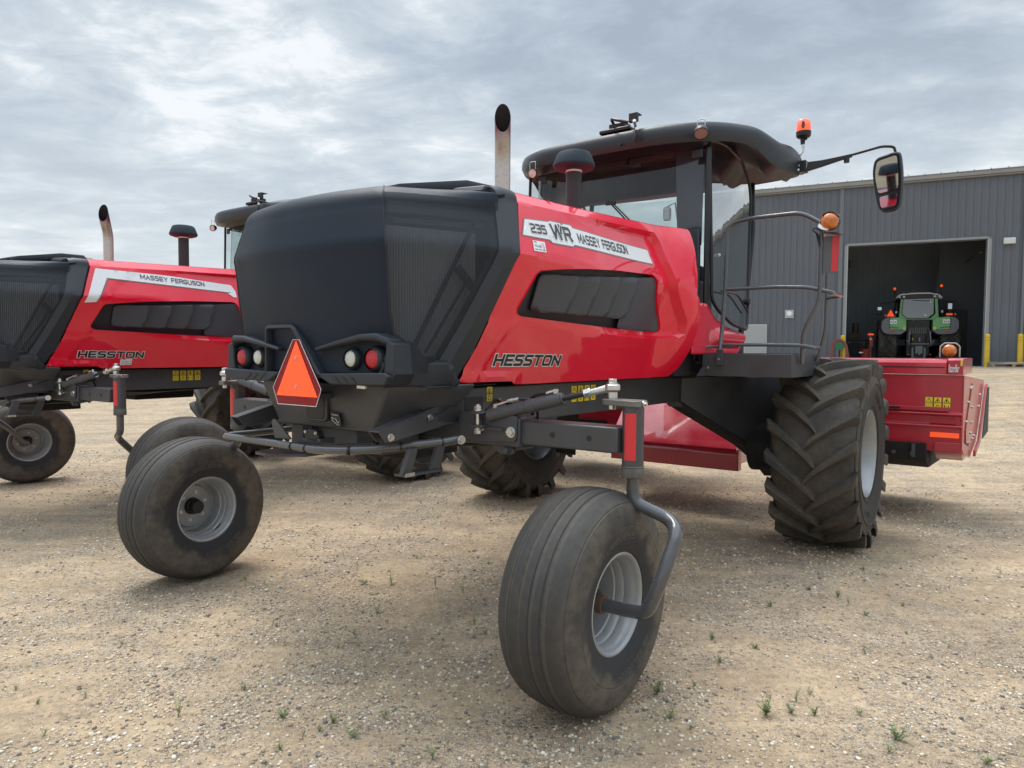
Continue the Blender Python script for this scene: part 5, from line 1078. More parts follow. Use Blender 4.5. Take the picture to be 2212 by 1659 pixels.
def decals(root, full):
    F = lambda e: onhood(e)
    def flatpoly(pts, e, mt, nm, par=None, step=.022):
        v, f = panel(pts, [], step, F(e)); o = MB().add(v, f).build(nm, mt, par or root, ang=60); return o
    def txt(s, p0, p1, hgt, e, mt, par, th=.2, shear=0, gap=.32, grow=0, nm='lettering'):
        v, f, ly, W_ = stroke_text(s, th + grow, gap); dx, dy = p1[0] - p0[0], p1[1] - p0[1]; sc = 1 / W_
        pts = []
        for (x, y), k in zip(v, ly):
            t_ = x * sc; pts.append(F(e + (k % 3) * .0003)(p0[0] + dx * t_ + shear * (y - .5) * hgt, p0[1] + dy * t_ + y * hgt))
        return MB().add(pts, f).build(nm, mt, par, flat=True)
    if full:
        D = [(.133, 2.302), (.356, 2.320), (.369, 2.327), (.587, 2.336), (.609, 2.322), (1.588, 2.317), (1.605, 2.210), (.567, 2.208), (.544, 2.196), (.345, 2.192), (.326, 2.206), (.074, 2.200)]
        d = flatpoly(D, .002, mat('decal_border_grey', (.22, .23, .24), .4), 'model_decal')
        c = (.8, 2.26)
        D2 = [(.140, 2.297), (.357, 2.314), (.370, 2.321), (.584, 2.330), (.606, 2.316), (1.580, 2.311), (1.595, 2.217), (.570, 2.215), (.546, 2.203), (.349, 2.199), (.330, 2.212), (.086, 2.206)]
        flatpoly(D2, .003, SLV, 'decal_field', d)
        txt('235', (.172, 2.229), (.306, 2.237), .050, .0045, WHT, d, .22, grow=.20); txt('235', (.172, 2.229), (.306, 2.237), .050, .006, CHA, d, .22)
        txt('WR', (.366, 2.226), (.552, 2.231), .078, .0045, WHT, d, .24, gap=.30, grow=.16); txt('WR', (.366, 2.226), (.552, 2.231), .078, .006, CHA, d, .24, gap=.30)
        txt('MASSEY FERGUSON', (.634, 2.234), (1.266, 2.244), .058, .0045, CHA, d, .20, gap=.36)
        st = [(.149, 2.186), (.260, 2.191), (.248, 2.130), (.138, 2.126)]; x0, z0, w_, h_ = .143, 2.128, .11, .058; sx = .012
        slant = .20
    else:
        D = [(.164, 2.366), (.030, 2.036), (.131, 2.048), (.251, 2.283), (1.547, 2.242), (1.504, 2.230), (1.561, 2.191), (1.60, 2.193), (1.60, 2.262), (1.560, 2.325), (.9, 2.360)]
        G = [(.120, 2.044), (.240, 2.290), (1.56, 2.246), (1.547, 2.234), (.262, 2.272), (.142, 2.050)]
        d = flatpoly(G, .004, mat('decal_grey_edge', (.18, .18, .16), .5), 'side_decal'); flatpoly(D, .0052, SLV, 'decal_field', d)
        txt('MASSEY FERGUSON', (.570, 2.302), (1.242, 2.285), .046, .0075, CHA, d, .20, gap=.36)
        st = None; x0, z0, w_, h_ = .428, 1.456, .11, .060; slant = 0
    # dealer sticker
    f0 = F(.003)
    q = rpoly([(x0, z0), (x0 + w_, z0 + .004), (x0 + w_ + slant * h_, z0 + h_ + .004), (x0 + slant * h_, z0 + h_)], .006); v, f = panel(q, [], .03, f0); s_ = MB().add(v, f).build('dealer_sticker', WHT, root, ang=60)
    m = MB()
    for (r, a0, a1, wd) in ((.026, -50, 55, .0022), (.021, -45, 50, .0018)):
        cx, cz = x0 + w_ * .70, z0 + h_ * .58; g = []
        for k in range(9):
            a = R(a0 + (a1 - a0) * k / 8); g += [F(.0042)(cx + math.cos(a) * (r - wd), cz + math.sin(a) * (r - wd)), F(.0042)(cx + math.cos(a) * r, cz + math.sin(a) * r)]
        m.add(g, [(2 * i, 2 * i + 1, 2 * i + 3, 2 * i + 2) for i in range(8)])
    m.build('swoosh', mat('sticker_tan', (.35, .2, .08), .5), s_)
    txt('PALLISER', (x0 + .020, z0 + h_ * .44), (x0 + .078, z0 + h_ * .45), .012, .0042, CHA, s_, .16, gap=.4)
    for a, b, hh in (((x0 + .012, z0 + .010), (x0 + .038, z0 + .010), .004), ((x0 + .046, z0 + .011), (x0 + .072, z0 + .011), .004), ((x0 + .080, z0 + .012), (x0 + .105, z0 + .012), .004), ((x0 + .02, z0 + h_ * .86), (x0 + .045, z0 + h_ * .86), .004)):
        v, f = panel([a, b, (b[0], b[1] + hh), (a[0], a[1] + hh)], [], .05, F(.0042)); MB().add(v, f).build('fine_print', CHA, s_, flat=True)
    # maker's lettering low on the side : black with a white outline
    o = txt('HESSTON', (.050, 1.534), (.634, 1.529), .058, .0025, WHP, root, .24, .05, gap=.36, grow=.17, nm='side_lettering')
    txt('HESSTON', (.050, 1.534), (.634, 1.529), .058, .0045, INK, o, .25, .05, gap=.36, nm='lettering_face')
    sticker(root, 1, .145, -.6015, 1.415, w=.052, h=.083, s=-1)
    sticker(root, 4, 1.03, -.6015, 1.390, w=.068, gap=.083, h=.108, s=-1)
def mach(name, label, loc, rz, full, casters):
    root = thing(name, label, 'windrower', loc, rz, 'red windrowers parked side by side')
    make_hood(root); make_grille(root); make_tail(root); make_axle(root); make_chassis(root); make_casters(root, casters)
    for s in (-1, 1): drive_wheel(root, (3.55, s * 1.655, .786), s)
    make_stack_intake(root); make_cab(root); make_roof(root); make_platform(root); decals(root, full)
    return root
# ================================================================== ground, building and everything round it
BO = Vector((16.27, 24.0)); BN = Vector((.423, .906)); BU = Vector((.906, -.423)); BZ = 1.23
def gz(x, y):
    w = -(Vector((x, y)) - BO).dot(BN)
    return BZ * (1 - sm(1.0, 19, w)) if w > 0 else BZ
def ground_mat():
    m = bpy.data.materials.new('gravel_yard'); m.use_nodes = True; t = m.node_tree; b = t.nodes['Principled BSDF']; L = t.links.new
    tc = N('ShaderNodeTexCoord', t); P = tc.outputs['Object']
    def noi(s, d=6, r=.55, dist=0): n = N('ShaderNodeTexNoise', t); n.inputs['Scale'].default_value = s; n.inputs['Detail'].default_value = d; n.inputs['Roughness'].default_value = r; n.inputs['Distortion'].default_value = dist; L(P, n.inputs['Vector']); return n.outputs[0]
    def mr(src, a, b_, c=0, d=1, smooth=False):
        n = N('ShaderNodeMapRange', t); L(src, n.inputs[0]); n.inputs[1].default_value = a; n.inputs[2].default_value = b_; n.inputs[3].default_value = c; n.inputs[4].default_value = d
        if smooth: n.interpolation_type = 'SMOOTHSTEP'
        return n.outputs[0]
    def mix(f, a, b_, bt='MIX'):
        n = N('ShaderNodeMix', t, data_type='RGBA', blend_type=bt)
        if isinstance(f, float): n.inputs[0].default_value = f
        else: L(f, n.inputs[0])
        for s, k in ((a, 6), (b_, 7)):
            if isinstance(s, tuple): n.inputs[k].default_value = (*s, 1)
            else: L(s, n.inputs[k])
        return n.outputs[2]
    def math_(op, a, b_):
        n = N('ShaderNodeMath', t, operation=op)
        for s, k in ((a, 0), (b_, 1)):
            if isinstance(s, (int, float)): n.inputs[k].default_value = s
            else: L(s, n.inputs[k])
        return n.outputs[0]
    sand = mix(mr(noi(.9), .35, .65), (.50, .355, .21), (.62, .465, .30))
    sand = mix(mr(noi(22, 8, .7), .35, .68), sand, (.31, .235, .165))
    # pebbles as voronoi cells of two sizes
    def peb(scale, thr):
        v = N('ShaderNodeTexVoronoi', t); v.inputs['Scale'].default_value = scale; v.inputs['Randomness'].default_value = 1
        nz = N('ShaderNodeTexNoise', t); nz.inputs['Scale'].default_value = scale * .8; L(P, nz.inputs['Vector']); ad = N('ShaderNodeVectorMath', t, operation='MULTIPLY_ADD'); L(nz.outputs['Color'], ad.inputs[0]); ad.inputs[1].default_value = (.6 / scale,) * 3; L(P, ad.inputs[2]); L(ad.outputs[0], v.inputs['Vector'])
        sp = N('ShaderNodeSeparateColor', t); L(v.outputs['Color'], sp.inputs[0])
        rp = N('ShaderNodeValToRGB', t); L(sp.outputs[0], rp.inputs[0]); c = rp.color_ramp; c.interpolation = 'LINEAR'
        c.elements[0].position = 0; c.elements[0].color = (.14, .125, .115, 1); c.elements[1].position = 1; c.elements[1].color = (.70, .64, .54, 1)
        for p, q in ((.25, (.30, .25, .20)), (.5, (.44, .36, .27)), (.75, (.58, .49, .38))): e = c.elements.new(p); e.color = (*q, 1)
        msk = mr(v.outputs['Distance'], thr, thr - .18)
        return rp.outputs[0], msk, v.outputs['Distance'], sp.outputs[1]
    c1, m1, d1, r1 = peb(95, .55); c2, m2, d2, r2 = peb(42, .46)
    patch = mr(noi(.75, 5, .6, .6), .40, .60, .12, 1, True); patch2 = mr(noi(2.6, 5, .65), .38, .60, .25, 1, True)
    gm = math_('MULTIPLY', patch, patch2)
    k1 = math_('MULTIPLY', m1, math_('GREATER_THAN', gm, math_('MULTIPLY', r1, .55))); k2 = math_('MULTIPLY', m2, math_('GREATER_THAN', math_('MULTIPLY', gm, .8), r2))
    col = mix(k1, sand, c1); col = mix(k2, col, c2)
    # damp, oily stains
    stn = math_('MULTIPLY', mr(noi(1.3, 7, .7, 1), .60, .74, 0, .55), mr(noi(.35, 3), .45, .6))
    col = mix(stn, col, (.07, .05, .035))
    sx = N('ShaderNodeSeparateXYZ', t); L(P, sx.inputs[0])
    col = mix(mr(noi(.25, 4), .3, .7, 0, .25), col, (.46, .40, .31))
    # long compacted wheel lanes and mid-size mottling
    mp = N('ShaderNodeMapping', t); mp.inputs['Rotation'].default_value = (0, 0, R(38)); mp.inputs['Scale'].default_value = (.22, 2.6, 1); L(P, mp.inputs[0])
    ln = N('ShaderNodeTexNoise', t); ln.inputs['Scale'].default_value = 1; ln.inputs['Detail'].default_value = 5; ln.inputs['Distortion'].default_value = 1.2; L(mp.outputs[0], ln.inputs['Vector'])
    lane = mr(ln.outputs[0], .36, .64, .84, 1.08); mot = mr(noi(5, 8, .75), .3, .7, .72, 1.14); fine = mr(noi(38, 5, .85), .32, .68, .76, 1.16)
    sc_ = N('ShaderNodeVectorMath', t, operation='SCALE'); L(col, sc_.inputs[0]); L(math_('MULTIPLY', math_('MULTIPLY', lane, mot), fine), sc_.inputs['Scale']); col = sc_.outputs[0]
    # faint pressed wheel tracks with lug marks
    rt = N('ShaderNodeMapping', t); rt.inputs['Rotation'].default_value = (0, 0, R(-52)); L(P, rt.inputs[0]); sp2 = N('ShaderNodeSeparateXYZ', t); L(rt.outputs[0], sp2.inputs[0])
    wob = math_('MULTIPLY', math_('SUBTRACT', noi(.35, 2), .5), .9); tv = math_('ADD', sp2.outputs['Y'], wob); acc = None
    for v0 in (-3.15, -2.55, -1.35, .9, 3.1, 3.8):
        k_ = mr(math_('ABSOLUTE', math_('SUBTRACT', tv, v0), 0), .20, .13, 0, 1, True); acc = k_ if acc is None else math_('MAXIMUM', acc, k_)
    lug = math_('SINE', math_('MULTIPLY', math_('ADD', sp2.outputs['X'], math_('MULTIPLY', tv, .6)), 42), 0)
    tk = math_('MULTIPLY', acc, mr(noi(1.1, 4), .42, .6)); tcol = N('ShaderNodeVectorMath', t, operation='SCALE'); L(col, tcol.inputs[0]); L(math_('ADD', 1.06, math_('MULTIPLY', lug, .09)), tcol.inputs['Scale']); tmix = mix(.45, tcol.outputs[0], (.50, .37, .235)); col = mix(math_('MULTIPLY', tk, .75), col, tmix)
    L(col, b.inputs['Base Color']); b.inputs['Roughness'].default_value = .92; b.inputs['Specular IOR Level'].default_value = .25
    h = math_('ADD', math_('MULTIPLY', math_('MULTIPLY', math_('SUBTRACT', 1, d1), k1), .5), math_('MULTIPLY', math_('MULTIPLY', math_('SUBTRACT', 1, d2), k2), 1.1)); h = math_('ADD', h, math_('MULTIPLY', noi(60, 8, .7), .55))
    bp = N('ShaderNodeBump', t); bp.inputs['Strength'].default_value = .9; bp.inputs['Distance'].default_value = .012; L(h, bp.inputs['Height']); L(bp.outputs[0], b.inputs['Normal'])
    return m
def make_ground():
    m = MB(); xs = sorted(set([-900, -400, -180, -80] + list(np.arange(-40, 42, 2.0)) + [80, 180, 400, 900])); ys = sorted(set([-60, -20, -8] + list(np.arange(-4, 60, 1.5)) + [80, 150, 300, 600, 1200]))
    vs = [(x, y, gz(x, y)) for y in ys for x in xs]; n = len(xs); m.add(vs, [(j * n + i, j * n + i + 1, (j + 1) * n + i + 1, (j + 1) * n + i) for j in range(len(ys) - 1) for i in range(n - 1)])
    g = m.build('ground', ground_mat(), ang=90); g['kind'] = 'structure'
    # real stones lying on the surface where the camera is close
    rnd = np.random.default_rng(5); V0 = []; F0 = []; M0 = []
    ico = [(0, 0, 1), (.89, 0, .45), (.28, .85, .45), (-.72, .53, .45), (-.72, -.53, .45), (.28, -.85, .45), (.72, .53, -.45), (-.28, .85, -.45), (-.89, 0, -.45), (-.28, -.85, -.45), (.72, -.53, -.45), (0, 0, -1)]
    IF = [(0, 1, 2), (0, 2, 3), (0, 3, 4), (0, 4, 5), (0, 5, 1), (1, 6, 2), (2, 7, 3), (3, 8, 4), (4, 9, 5), (5, 10, 1), (6, 7, 2), (7, 8, 3), (8, 9, 4), (9, 10, 5), (10, 6, 1), (11, 7, 6), (11, 8, 7), (11, 9, 8), (11, 10, 9), (11, 6, 10)]
    ico = np.array(ico); K = 0; tries = 0
    while K < 72000 and tries < 800000:
        tries += 1
        y = 1.6 + 9.5 * rnd.random() ** 1.5; x = rnd.uniform(-.82, .82) * y
        nz = noise.noise((x * 1.1, y * 1.1, 0)) * .6 + noise.noise((x * 3.1, y * 3.1, 5)) * .5
        if nz < rnd.uniform(-.28, .38): continue
        s = .0024 + .0085 * rnd.random() ** 3.8 + (.006 * rnd.random() if rnd.random() < .015 else 0); s *= 1 + .05 * y
        sc = s * np.array([1, rnd.uniform(.6, 1), rnd.uniform(.4, .75)]); a = rnd.uniform(0, 6.28); ca, sa = math.cos(a), math.sin(a)
        p = ico * (1 + rnd.uniform(-.2, .2, (12, 1))) * sc; q = np.stack([p[:, 0] * ca - p[:, 1] * sa + x, p[:, 0] * sa + p[:, 1] * ca + y, p[:, 2] + gz(x, y) + sc[2] * .35], 1)
        V0.append(q); F0.append(K * 12); M0.append(int(rnd.choice(5, p=[.30, .28, .2, .12, .10]))); K += 1
    vs = np.concatenate(V0); fs = np.concatenate([np.array(IF) + o for o in F0])
    me = bpy.data.meshes.new('pebbles'); me.from_pydata(vs.tolist(), [], fs.tolist())
    for i, c in enumerate(((.50, .41, .30), (.62, .53, .41), (.32, .25, .19), (.70, .65, .56), (.16, .15, .145))): me.materials.append(mat('pebble_%s' % ('tan', 'buff', 'brown', 'pale', 'slate')[i], c, .85, var=(40, .2)))
    me.polygons.foreach_set('material_index', np.repeat(np.array(M0), 20).tolist()); me.polygons.foreach_set('use_smooth', [True] * len(me.polygons)); me.update()
    o = bpy.data.objects.new('pebbles', me); COL.objects.link(o); tag(o, 'loose rounded pebbles scattered over the sandy yard', 'gravel', kind='stuff')
WEED = None
def weed_mesh(kind):
    m = MB(); rnd = random.Random(kind)
    ns = (7, 12, 5)[kind % 3]
    for k in range(ns):
        a = rnd.uniform(0, 6.28); tilt = rnd.uniform(.15, .9) if kind % 3 != 2 else rnd.uniform(.02, .4); h = rnd.uniform(.03, .075) * (1.5 if kind % 3 == 2 else 1)
        d = V(math.cos(a) * math.sin(tilt), math.sin(a) * math.sin(tilt), math.cos(tilt)); tip = d * h; m.tube([V(0, 0, -.004), tip * .5 + V(0, 0, .004), tip], [.0012, .001, .0006], 5)
        for j in range(8):
            t = .25 + .75 * j / 7; p = tip * t; b = rnd.uniform(0, 6.28); l = rnd.uniform(.010, .022); w = l * .16; dd = (V(math.cos(b), math.sin(b), rnd.uniform(.2, 1.1))).normalized(); sd_ = dd.cross(V(0, 0, 1)).normalized() * w
            m.add([p, p + dd * l * .5 + sd_, p + dd * l + V(0, 0, -l * .15), p + dd * l * .5 - sd_], [(0, 1, 2, 3)])
    return m
def make_weeds():
    mats = [mat('weed_green', (.13, .20, .06), .6, var=(60, .3)), mat('weed_pale', (.19, .25, .11), .6, var=(60, .3))]
    pr = []
    # positions as measured on the ground (x, y, size)
    def G(px, py):   # ground point seen at a place of the photo, used once to lay the plants out
        from mathutils import Vector as Vv
        a, b = px - 1106, py - 829.5; r = R(.378); u = a * math.cos(r) + b * math.sin(r); v = -a * math.sin(r) + b * math.cos(r); c, s = math.cos(R(2.548)), math.sin(R(2.548))
        dy, dz = 1 * c + (-v / 1500) * s, -s + (-v / 1500) * c; t = -1.6 / dz; return u / 1500 * t, dy * t
    L = [(613, 1552, 1.1, 1), (386, 1548, 1.1, 2), (528, 1490, .8, 0), (264, 1393, .7, 0), (185, 1508, .7, 0), (720, 1562, .9, 1), (762, 1594, 1.1, 0), (830, 1552, .8, 0), (690, 1580, .6, 1), (787, 1262, 1.0, 1), (845, 1262, 1.3, 2), (940, 1270, 1.2, 2), (1000, 1282, .9, 2), (900, 1205, .6, 0), (765, 1370, .7, 0), (815, 1330, 1.2, 2), (1025, 1350, 1.1, 2), (1050, 1370, .9, 0), (950, 1372, .6, 0), (730, 1400, .5, 1), (34, 1490, .6, 0), (80, 1520, .6, 1), (95, 1590, .6, 0), (605, 1620, .6, 1), (935, 1640, 1.0, 2), (655, 1588, .5, 0), (470, 1300, .6, 0), (530, 1252, .7, 1), (570, 1262, .6, 0),
         (1420, 1500, 1.3, 1), (1540, 1380, 1.0, 1), (1665, 1310, .9, 1), (1508, 1340, .7, 2), (1700, 1260, .6, 0), (1748, 1275, .8, 1), (1810, 1290, 1.0, 1), (1870, 1330, .8, 1), (1832, 1306, .8, 2), (1865, 1233, .9, 0), (1950, 1310, .8, 0), (2160, 1240, .8, 2), (2100, 1235, .6, 0), (1630, 1400, .8, 1), (1555, 1430, .8, 1), (1655, 1545, 1.6, 1), (1710, 1540, 1.0, 1), (1720, 1516, .9, 2), (1760, 1545, .9, 1), (1750, 1500, .7, 0), (1868, 1410, .6, 0), (1858, 1545, .8, 0), (1940, 1600, 1.5, 1), (1447, 1555, 1.0, 1), (1500, 1485, .7, 0), (1958, 1370, .6, 0), (2050, 1400, .5, 0), (1920, 1625, .9, 0), (2130, 1650, .9, 1), (1798, 1180, .9, 0), (1370, 1400, .6, 1), (1490, 1575, .6, 0), (2080, 1052, .9, 1), (2210, 1060, .7, 0), (1600, 1180, .6, 0), (860, 1140, .6, 0)]
    meshes = {}
    for i, (px, py, s, k) in enumerate(L):
        x, y = G(px, py); key = (k, i % 3)
        if key not in meshes:
            o = weed_mesh(k + 3 * (i % 3)).build('weed', mats[(k + i) % 2], flat=True); meshes[key] = o.data
        else: o = bpy.data.objects.new('weed', meshes[key]); COL.objects.link(o)
        o.location = (x, y, gz(x, y)); o.rotation_euler = (0, 0, i * 1.7); o.scale = (s * .74,) * 3
        tag(o, 'small green weed sprouting from the sandy gravel', 'weed', 'weeds growing in the gravel')
def make_building():
    rz = math.atan2(BU.y, BU.x)
    b = thing('workshop_building', 'charcoal corrugated metal workshop with a wide open bay door', 'building', (BO.x, BO.y, BZ), rz)
    WAL = mat('charcoal_cladding', (.118, .130, .150), .5, var=(.6, .08)); TR = mat('cladding_trim', (.15, .163, .18), .45); LG = mat('pale_trim', (.42, .42, .40), .5)
    def clad(x0, x1, z0, z1, y=0):
        m = MB(); pr = []; x = x0; p = .225
        k0 = math.floor(x0 / p)
        pts = [(x0, 0)]
        k = k0
        while k * p < x1:
            for a, d in ((.0, 0), (.008, -.022), (.028, -.022), (.036, 0), (.100, 0), (.104, -.006), (.114, -.006), (.118, 0)):
                xx = k * p + a
                if x0 < xx < x1: pts.append((xx, d))
            k += 1
        pts.append((x1, 0)); m.loft([[V(a, y + d, z0) for a, d in pts], [V(a, y + d, z1) for a, d in pts]], closed=False); return m
    for i, (x0, x1, z0, z1) in enumerate(((-9.3, -4.42, -.3, 6.5), (.12, 14, -.3, 6.5), (-4.42, .12, 4.47, 6.5))): clad(x0, x1, z0, z1).build('wall_cladding', WAL, b, flat=True)
    m = MB(); m.box(-9.4, 14, -.10, -.0, 6.5, 6.56); m.box(-9.4, 14, -.16, -.02, 6.56, 6.70); m.build('gutter', mat('gutter_grey', (.27, .265, .25), .5, var=(2, .1)), b, bevel=.01)
    m = MB(); m.box(-9.4, 14, -.18, -.0, 6.70, 6.72)
    for k in range(120):
        x = -9.3 + k * .49
        if x < 14: m.loft([[V(x - .03, -.17, 6.72), V(x + .03, -.17, 6.72), V(x, -.17, 6.765)], [V(x - .03, 12, 7.72), V(x + .03, 12, 7.72), V(x, 12, 7.765)]])
    m.add([V(-9.4, -.18, 6.70), V(14, -.18, 6.70), V(14, 12, 7.70), V(-9.4, 12, 7.70)], [(0, 1, 2, 3)]); m.add([V(-9.4, 24, 6.70), V(14, 24, 6.70), V(14, 12, 7.70), V(-9.4, 12, 7.70)], [(0, 1, 2, 3)]); m.build('roof', mat('roof_sheet', (.30, .31, .32), .5), b, flat=True)
    m = MB(); m.prism([(0, -.3), (24, -.3), (24, 6.5), (12, 7.6), (0, 6.5)], 'yz', -9.32, -9.22); m.prism([(0, -.3), (24, -.3), (24, 6.5), (12, 7.6), (0, 6.5)], 'yz', 13.9, 14.0); m.build('gable_wall', WAL, b, flat=True); MB().box(-9.3, 14, 23.9, 24, -.3, 6.5).build('rear_wall', WAL, b)
    m = MB()
    for x in (-4.62,): m.box(x, x + .14, -.045, -.0, -.2, 6.5)
    m.box(1.0, 1.09, -.09, -.0, -.1, 6.5); m.box(1.11, 1.16, -.06, 0, -.1, 6.5); m.build('downpipe', TR, b, bevel=.01)
    m = MB(); m.box(-4.42, -4.30, -.05, .30, -.05, 4.47); m.box(.0, .12, -.05, .30, -.05, 4.47); m.box(-4.42, .12, -.05, .30, 4.39, 4.47); m.build('bay_door_frame', mat('door_frame_grey', (.26, .27, .28), .5), b, bevel=.006)
    m = MB(); m.box(-4.33, -4.305, -.055, -.02, 0, 4.4); m.box(-.0, .025, -.055, -.02, 0, 4.4); m.build('door_track_edge', LG, b)
    # interior shell
    INT = mat('interior_liner', (.40, .45, .50), .7, var=(.8, .15))
    m = clad(-9.1, 10, 0, 6.4, 7.4); m.build('interior_back_wall', INT, b, flat=True)
    m = MB(); m.box(-9.2, -9.1, .1, 12, 0, 6.5); m.box(10, 10.1, .1, 12, 0, 6.5); m.box(-9.1, 10, .1, 12, 6.38, 6.45); m.box(-9.1, -4.44, .08, .12, 0, 6.4); m.box(.14, 10, .08, .12, 0, 6.4); m.box(-4.44, .14, .08, .12, 4.5, 6.4); m.build('interior_shell', INT, b)
    m = MB(); m.box(-9.1, 10, .1, 12, -.1, .004); m.build('floor_slab', mat('shop_floor', (.22, .22, .22), .5, var=(1, .2)), b)
    m = MB(); m.tube([(-4.2, .5, 4.0), (-4.2, 3.8, 4.05)], .03, 8); m.tube([(-.1, .5, 4.0), (-.1, 3.8, 4.05)], .03, 8); m.build('door_track', mat('track_dark', (.08, .08, .08), .5), b)
    # man door inside on the right with a panic bar, light strip
    m = MB(); m.box(-.85, .05, 4.0, 4.06, .0, 2.2); md = m.build('interior_door', mat('dark_door', (.03, .035, .04), .5), b, bevel=.01); m = MB(); m.box(-.68, -.18, 3.95, 3.99, 1.12, 1.16); m.box(-.80, -.76, 3.97, 3.99, 1.3, 1.34); m.box(-.80, -.77, 3.97, 3.99, .95, 1.0); m.build('door_bar', mat('pale_bar', (.5, .5, .5), .5), md)
    m = MB(); m.box(-.95, 1.5, 4.08, 4.2, 0, 6.3); m.build('partition_wall', mat('partition_dark', (.10, .115, .13), .6), b)
    # grey man door outside
    d = MB(); d.box(-7.90, -7.06, -.06, -.0, -.5, 1.55); dr = d.build('man_door_frame', mat('man_door_trim', (.45, .46, .46), .5), b, bevel=.006); m = MB(); m.box(-7.85, -7.11, -.075, -.06, -.5, 1.50); m.build('man_door', mat('pale_grey_door', (.36, .37, .38), .45, var=(1, .06)), dr, bevel=.004)
    # plinth
    m = MB(); m.box(-6.0, -5.98, -.03, 0, 0, .5); m.build('tap_pipe', TR, b)
    s = thing('wall_vent', 'square silver exhaust vent on the charcoal wall above the pale grey door', 'wall vent', (BO.x + BU.x * -6.27 - BN.x * .03, BO.y + BU.y * -6.27 - BN.y * .03, BZ + 1.93), rz)
    m = MB(); m.box(-.155, .155, -.02, .0, -.155, .155); m.build('plate', mat('galvanised', (.50, .52, .54), .35, metal=.7, var=(12, .15)), s, bevel=.003)
    m = MB(); m.lathe([(.105, -.02), (.105, -.06), (.09, -.085), (.05, -.095), (.0005, -.097)], (0, 0, 0), (0, 1, 0), 32); m.build('hood', WHP, s)
    s = thing('wall_lamp', 'white rectangular lamp high on the wall right of the bay door', 'wall lamp', (BO.x + BU.x * .61 - BN.x * .03, BO.y + BU.y * .61 - BN.y * .03, BZ + 4.27), rz)
    m = MB(); m.box(-.17, .17, -.10, .0, -.10, .11); m.build('housing', mat('lamp_white', (.62, .64, .64), .5), s, bevel=.02); m = MB(); m.box(-.14, .14, -.107, -.10, -.08, .04); m.build('lens', WHL, s, bevel=.005)
    # concrete apron
    m = MB(); m.box(-5.2, 12, -1.6, .1, -.20, .012, M=Matrix.Translation((BO.x, BO.y, BZ)) @ Matrix.Rotation(rz, 4, 'Z')); o = m.build('concrete_apron', mat('apron_concrete', (.30, .285, .26), .85, var=(3, .15), dirt=(2, .5, (.2, .17, .14), .5), bump=(30, .3)), bevel=.01); o['kind'] = 'structure'
    def at(x, y, z=0): return (BO.x + BU.x * x + BN.x * y, BO.y + BU.y * x + BN.y * y, BZ + z)
    for x, y, lb, hh in ((-4.40, -.6, 'yellow bollard with a hose reel in front, left of the bay door', 1.10), (-.0, -.6, 'yellow bollard at the right edge of the open bay door', 1.12), (.92, -.6, 'yellow bollard at the far right edge beside the wood pallet', 1.12)):
        t = thing('bollard', lb, 'bollard', at(x, y), rz, 'yellow bollards by the bay door')
        m = MB(); m.cyl((0, 0, -.1), (0, 0, hh - .05), .078, seg=32); m.lathe([(.078, hh - .05), (.07, hh - .02), (.04, hh), (.0005, hh + .006)], (0, 0, 0), (0, 0, 1), 32); m.build('post', mat('bollard_yellow', (.66, .44, .03), .45, var=(5, .1), dirt=(7, .6, (.2, .15, .06), .4)), t)
        m = MB(); m.cyl((0, 0, hh - .22), (0, 0, hh - .205), .0795, seg=32); m.cyl((0, 0, hh - .13), (0, 0, hh - .12), .0795, seg=32); m.build('band', mat('bollard_band', (.35, .22, .03), .5), t)
    t = thing('hose_reel', 'green hose reel wound with red hose beside the left bollard', 'hose reel', at(-4.50, -.80, 0), rz)
    m = MB(); m.lathe([(.0005, -.10), (.05, -.10), (.17, -.09), (.175, -.075), (.10, -.07), (.10, .07), (.175, .075), (.175, .09), (.0005, .10)], (0, 0, .72), (0, 1, 0), 36); m.build('reel', mat('reel_green', (.03, .13, .07), .5), t)
    m = MB()
    for k in range(6):
        o_ = .012 * k; m.tube(fillet([(-.22 - o_, -.1, -.02), (-.235 - o_, -.10, .45), (-.20 - o_, -.1, .82 + o_), (0, -.11, .93 + o_), (.17 + o_, -.11, .80), (.20 + o_ * 1.5, -.11, .4), (.26 + o_ * 2, -.10, .0)], .16), .013, 10)
    m.build('hose', mat('hose_red_brown', (.22, .055, .045), .6), t); m = MB(); m.box(-.03, .03, -.02, .12, 0, .72); m.build('stand', BLK, t)
    t = thing('wood_pallet', 'weathered wood pallet with loose boards on the concrete by the bollards', 'pallet', at(.62, -.95, .012), rz)
    m = MB()
    for k in range(6): m.box(-.60, .62, -.35 + k * .14, -.25 + k * .14, .10, .12)
    for k in range(3): m.box(-.58 + k * .55, -.50 + k * .55, -.35, .45, .02, .10)
    m.box(-.6, .6, -.35, -.27, 0, .02); m.build('boards', mat('weathered_wood', (.33, .26, .18), .8, var=(8, .3)), t, bevel=.003)
    m = MB(); m.box(-.62, .30, -.28, -.18, .0, .02, M=Matrix.Translation((-.02, 0, .125)) @ Matrix.Rotation(R(6), 4, 'Z') @ Matrix.Rotation(R(-3), 4, 'Y')); m.box(-.2, .75, .02, .12, .0, .02, M=Matrix.Translation((0, 0, .13)) @ Matrix.Rotation(R(-4), 4, 'Z') @ Matrix.Rotation(R(-3), 4, 'Y')); m.box(-.3, .5, .2, .3, .0, .02, M=Matrix.Translation((-.3, 0, .15))); m.build('loose_board', mat('new_wood', (.45, .37, .25), .75, var=(8, .2)), t, bevel=.003)
    # things inside the bay, left of the tractor
    t = thing('red_service_cart', 'red oil drain cart standing inside the bay left of the green tractor', 'cart', at(-3.62, 1.6), rz)
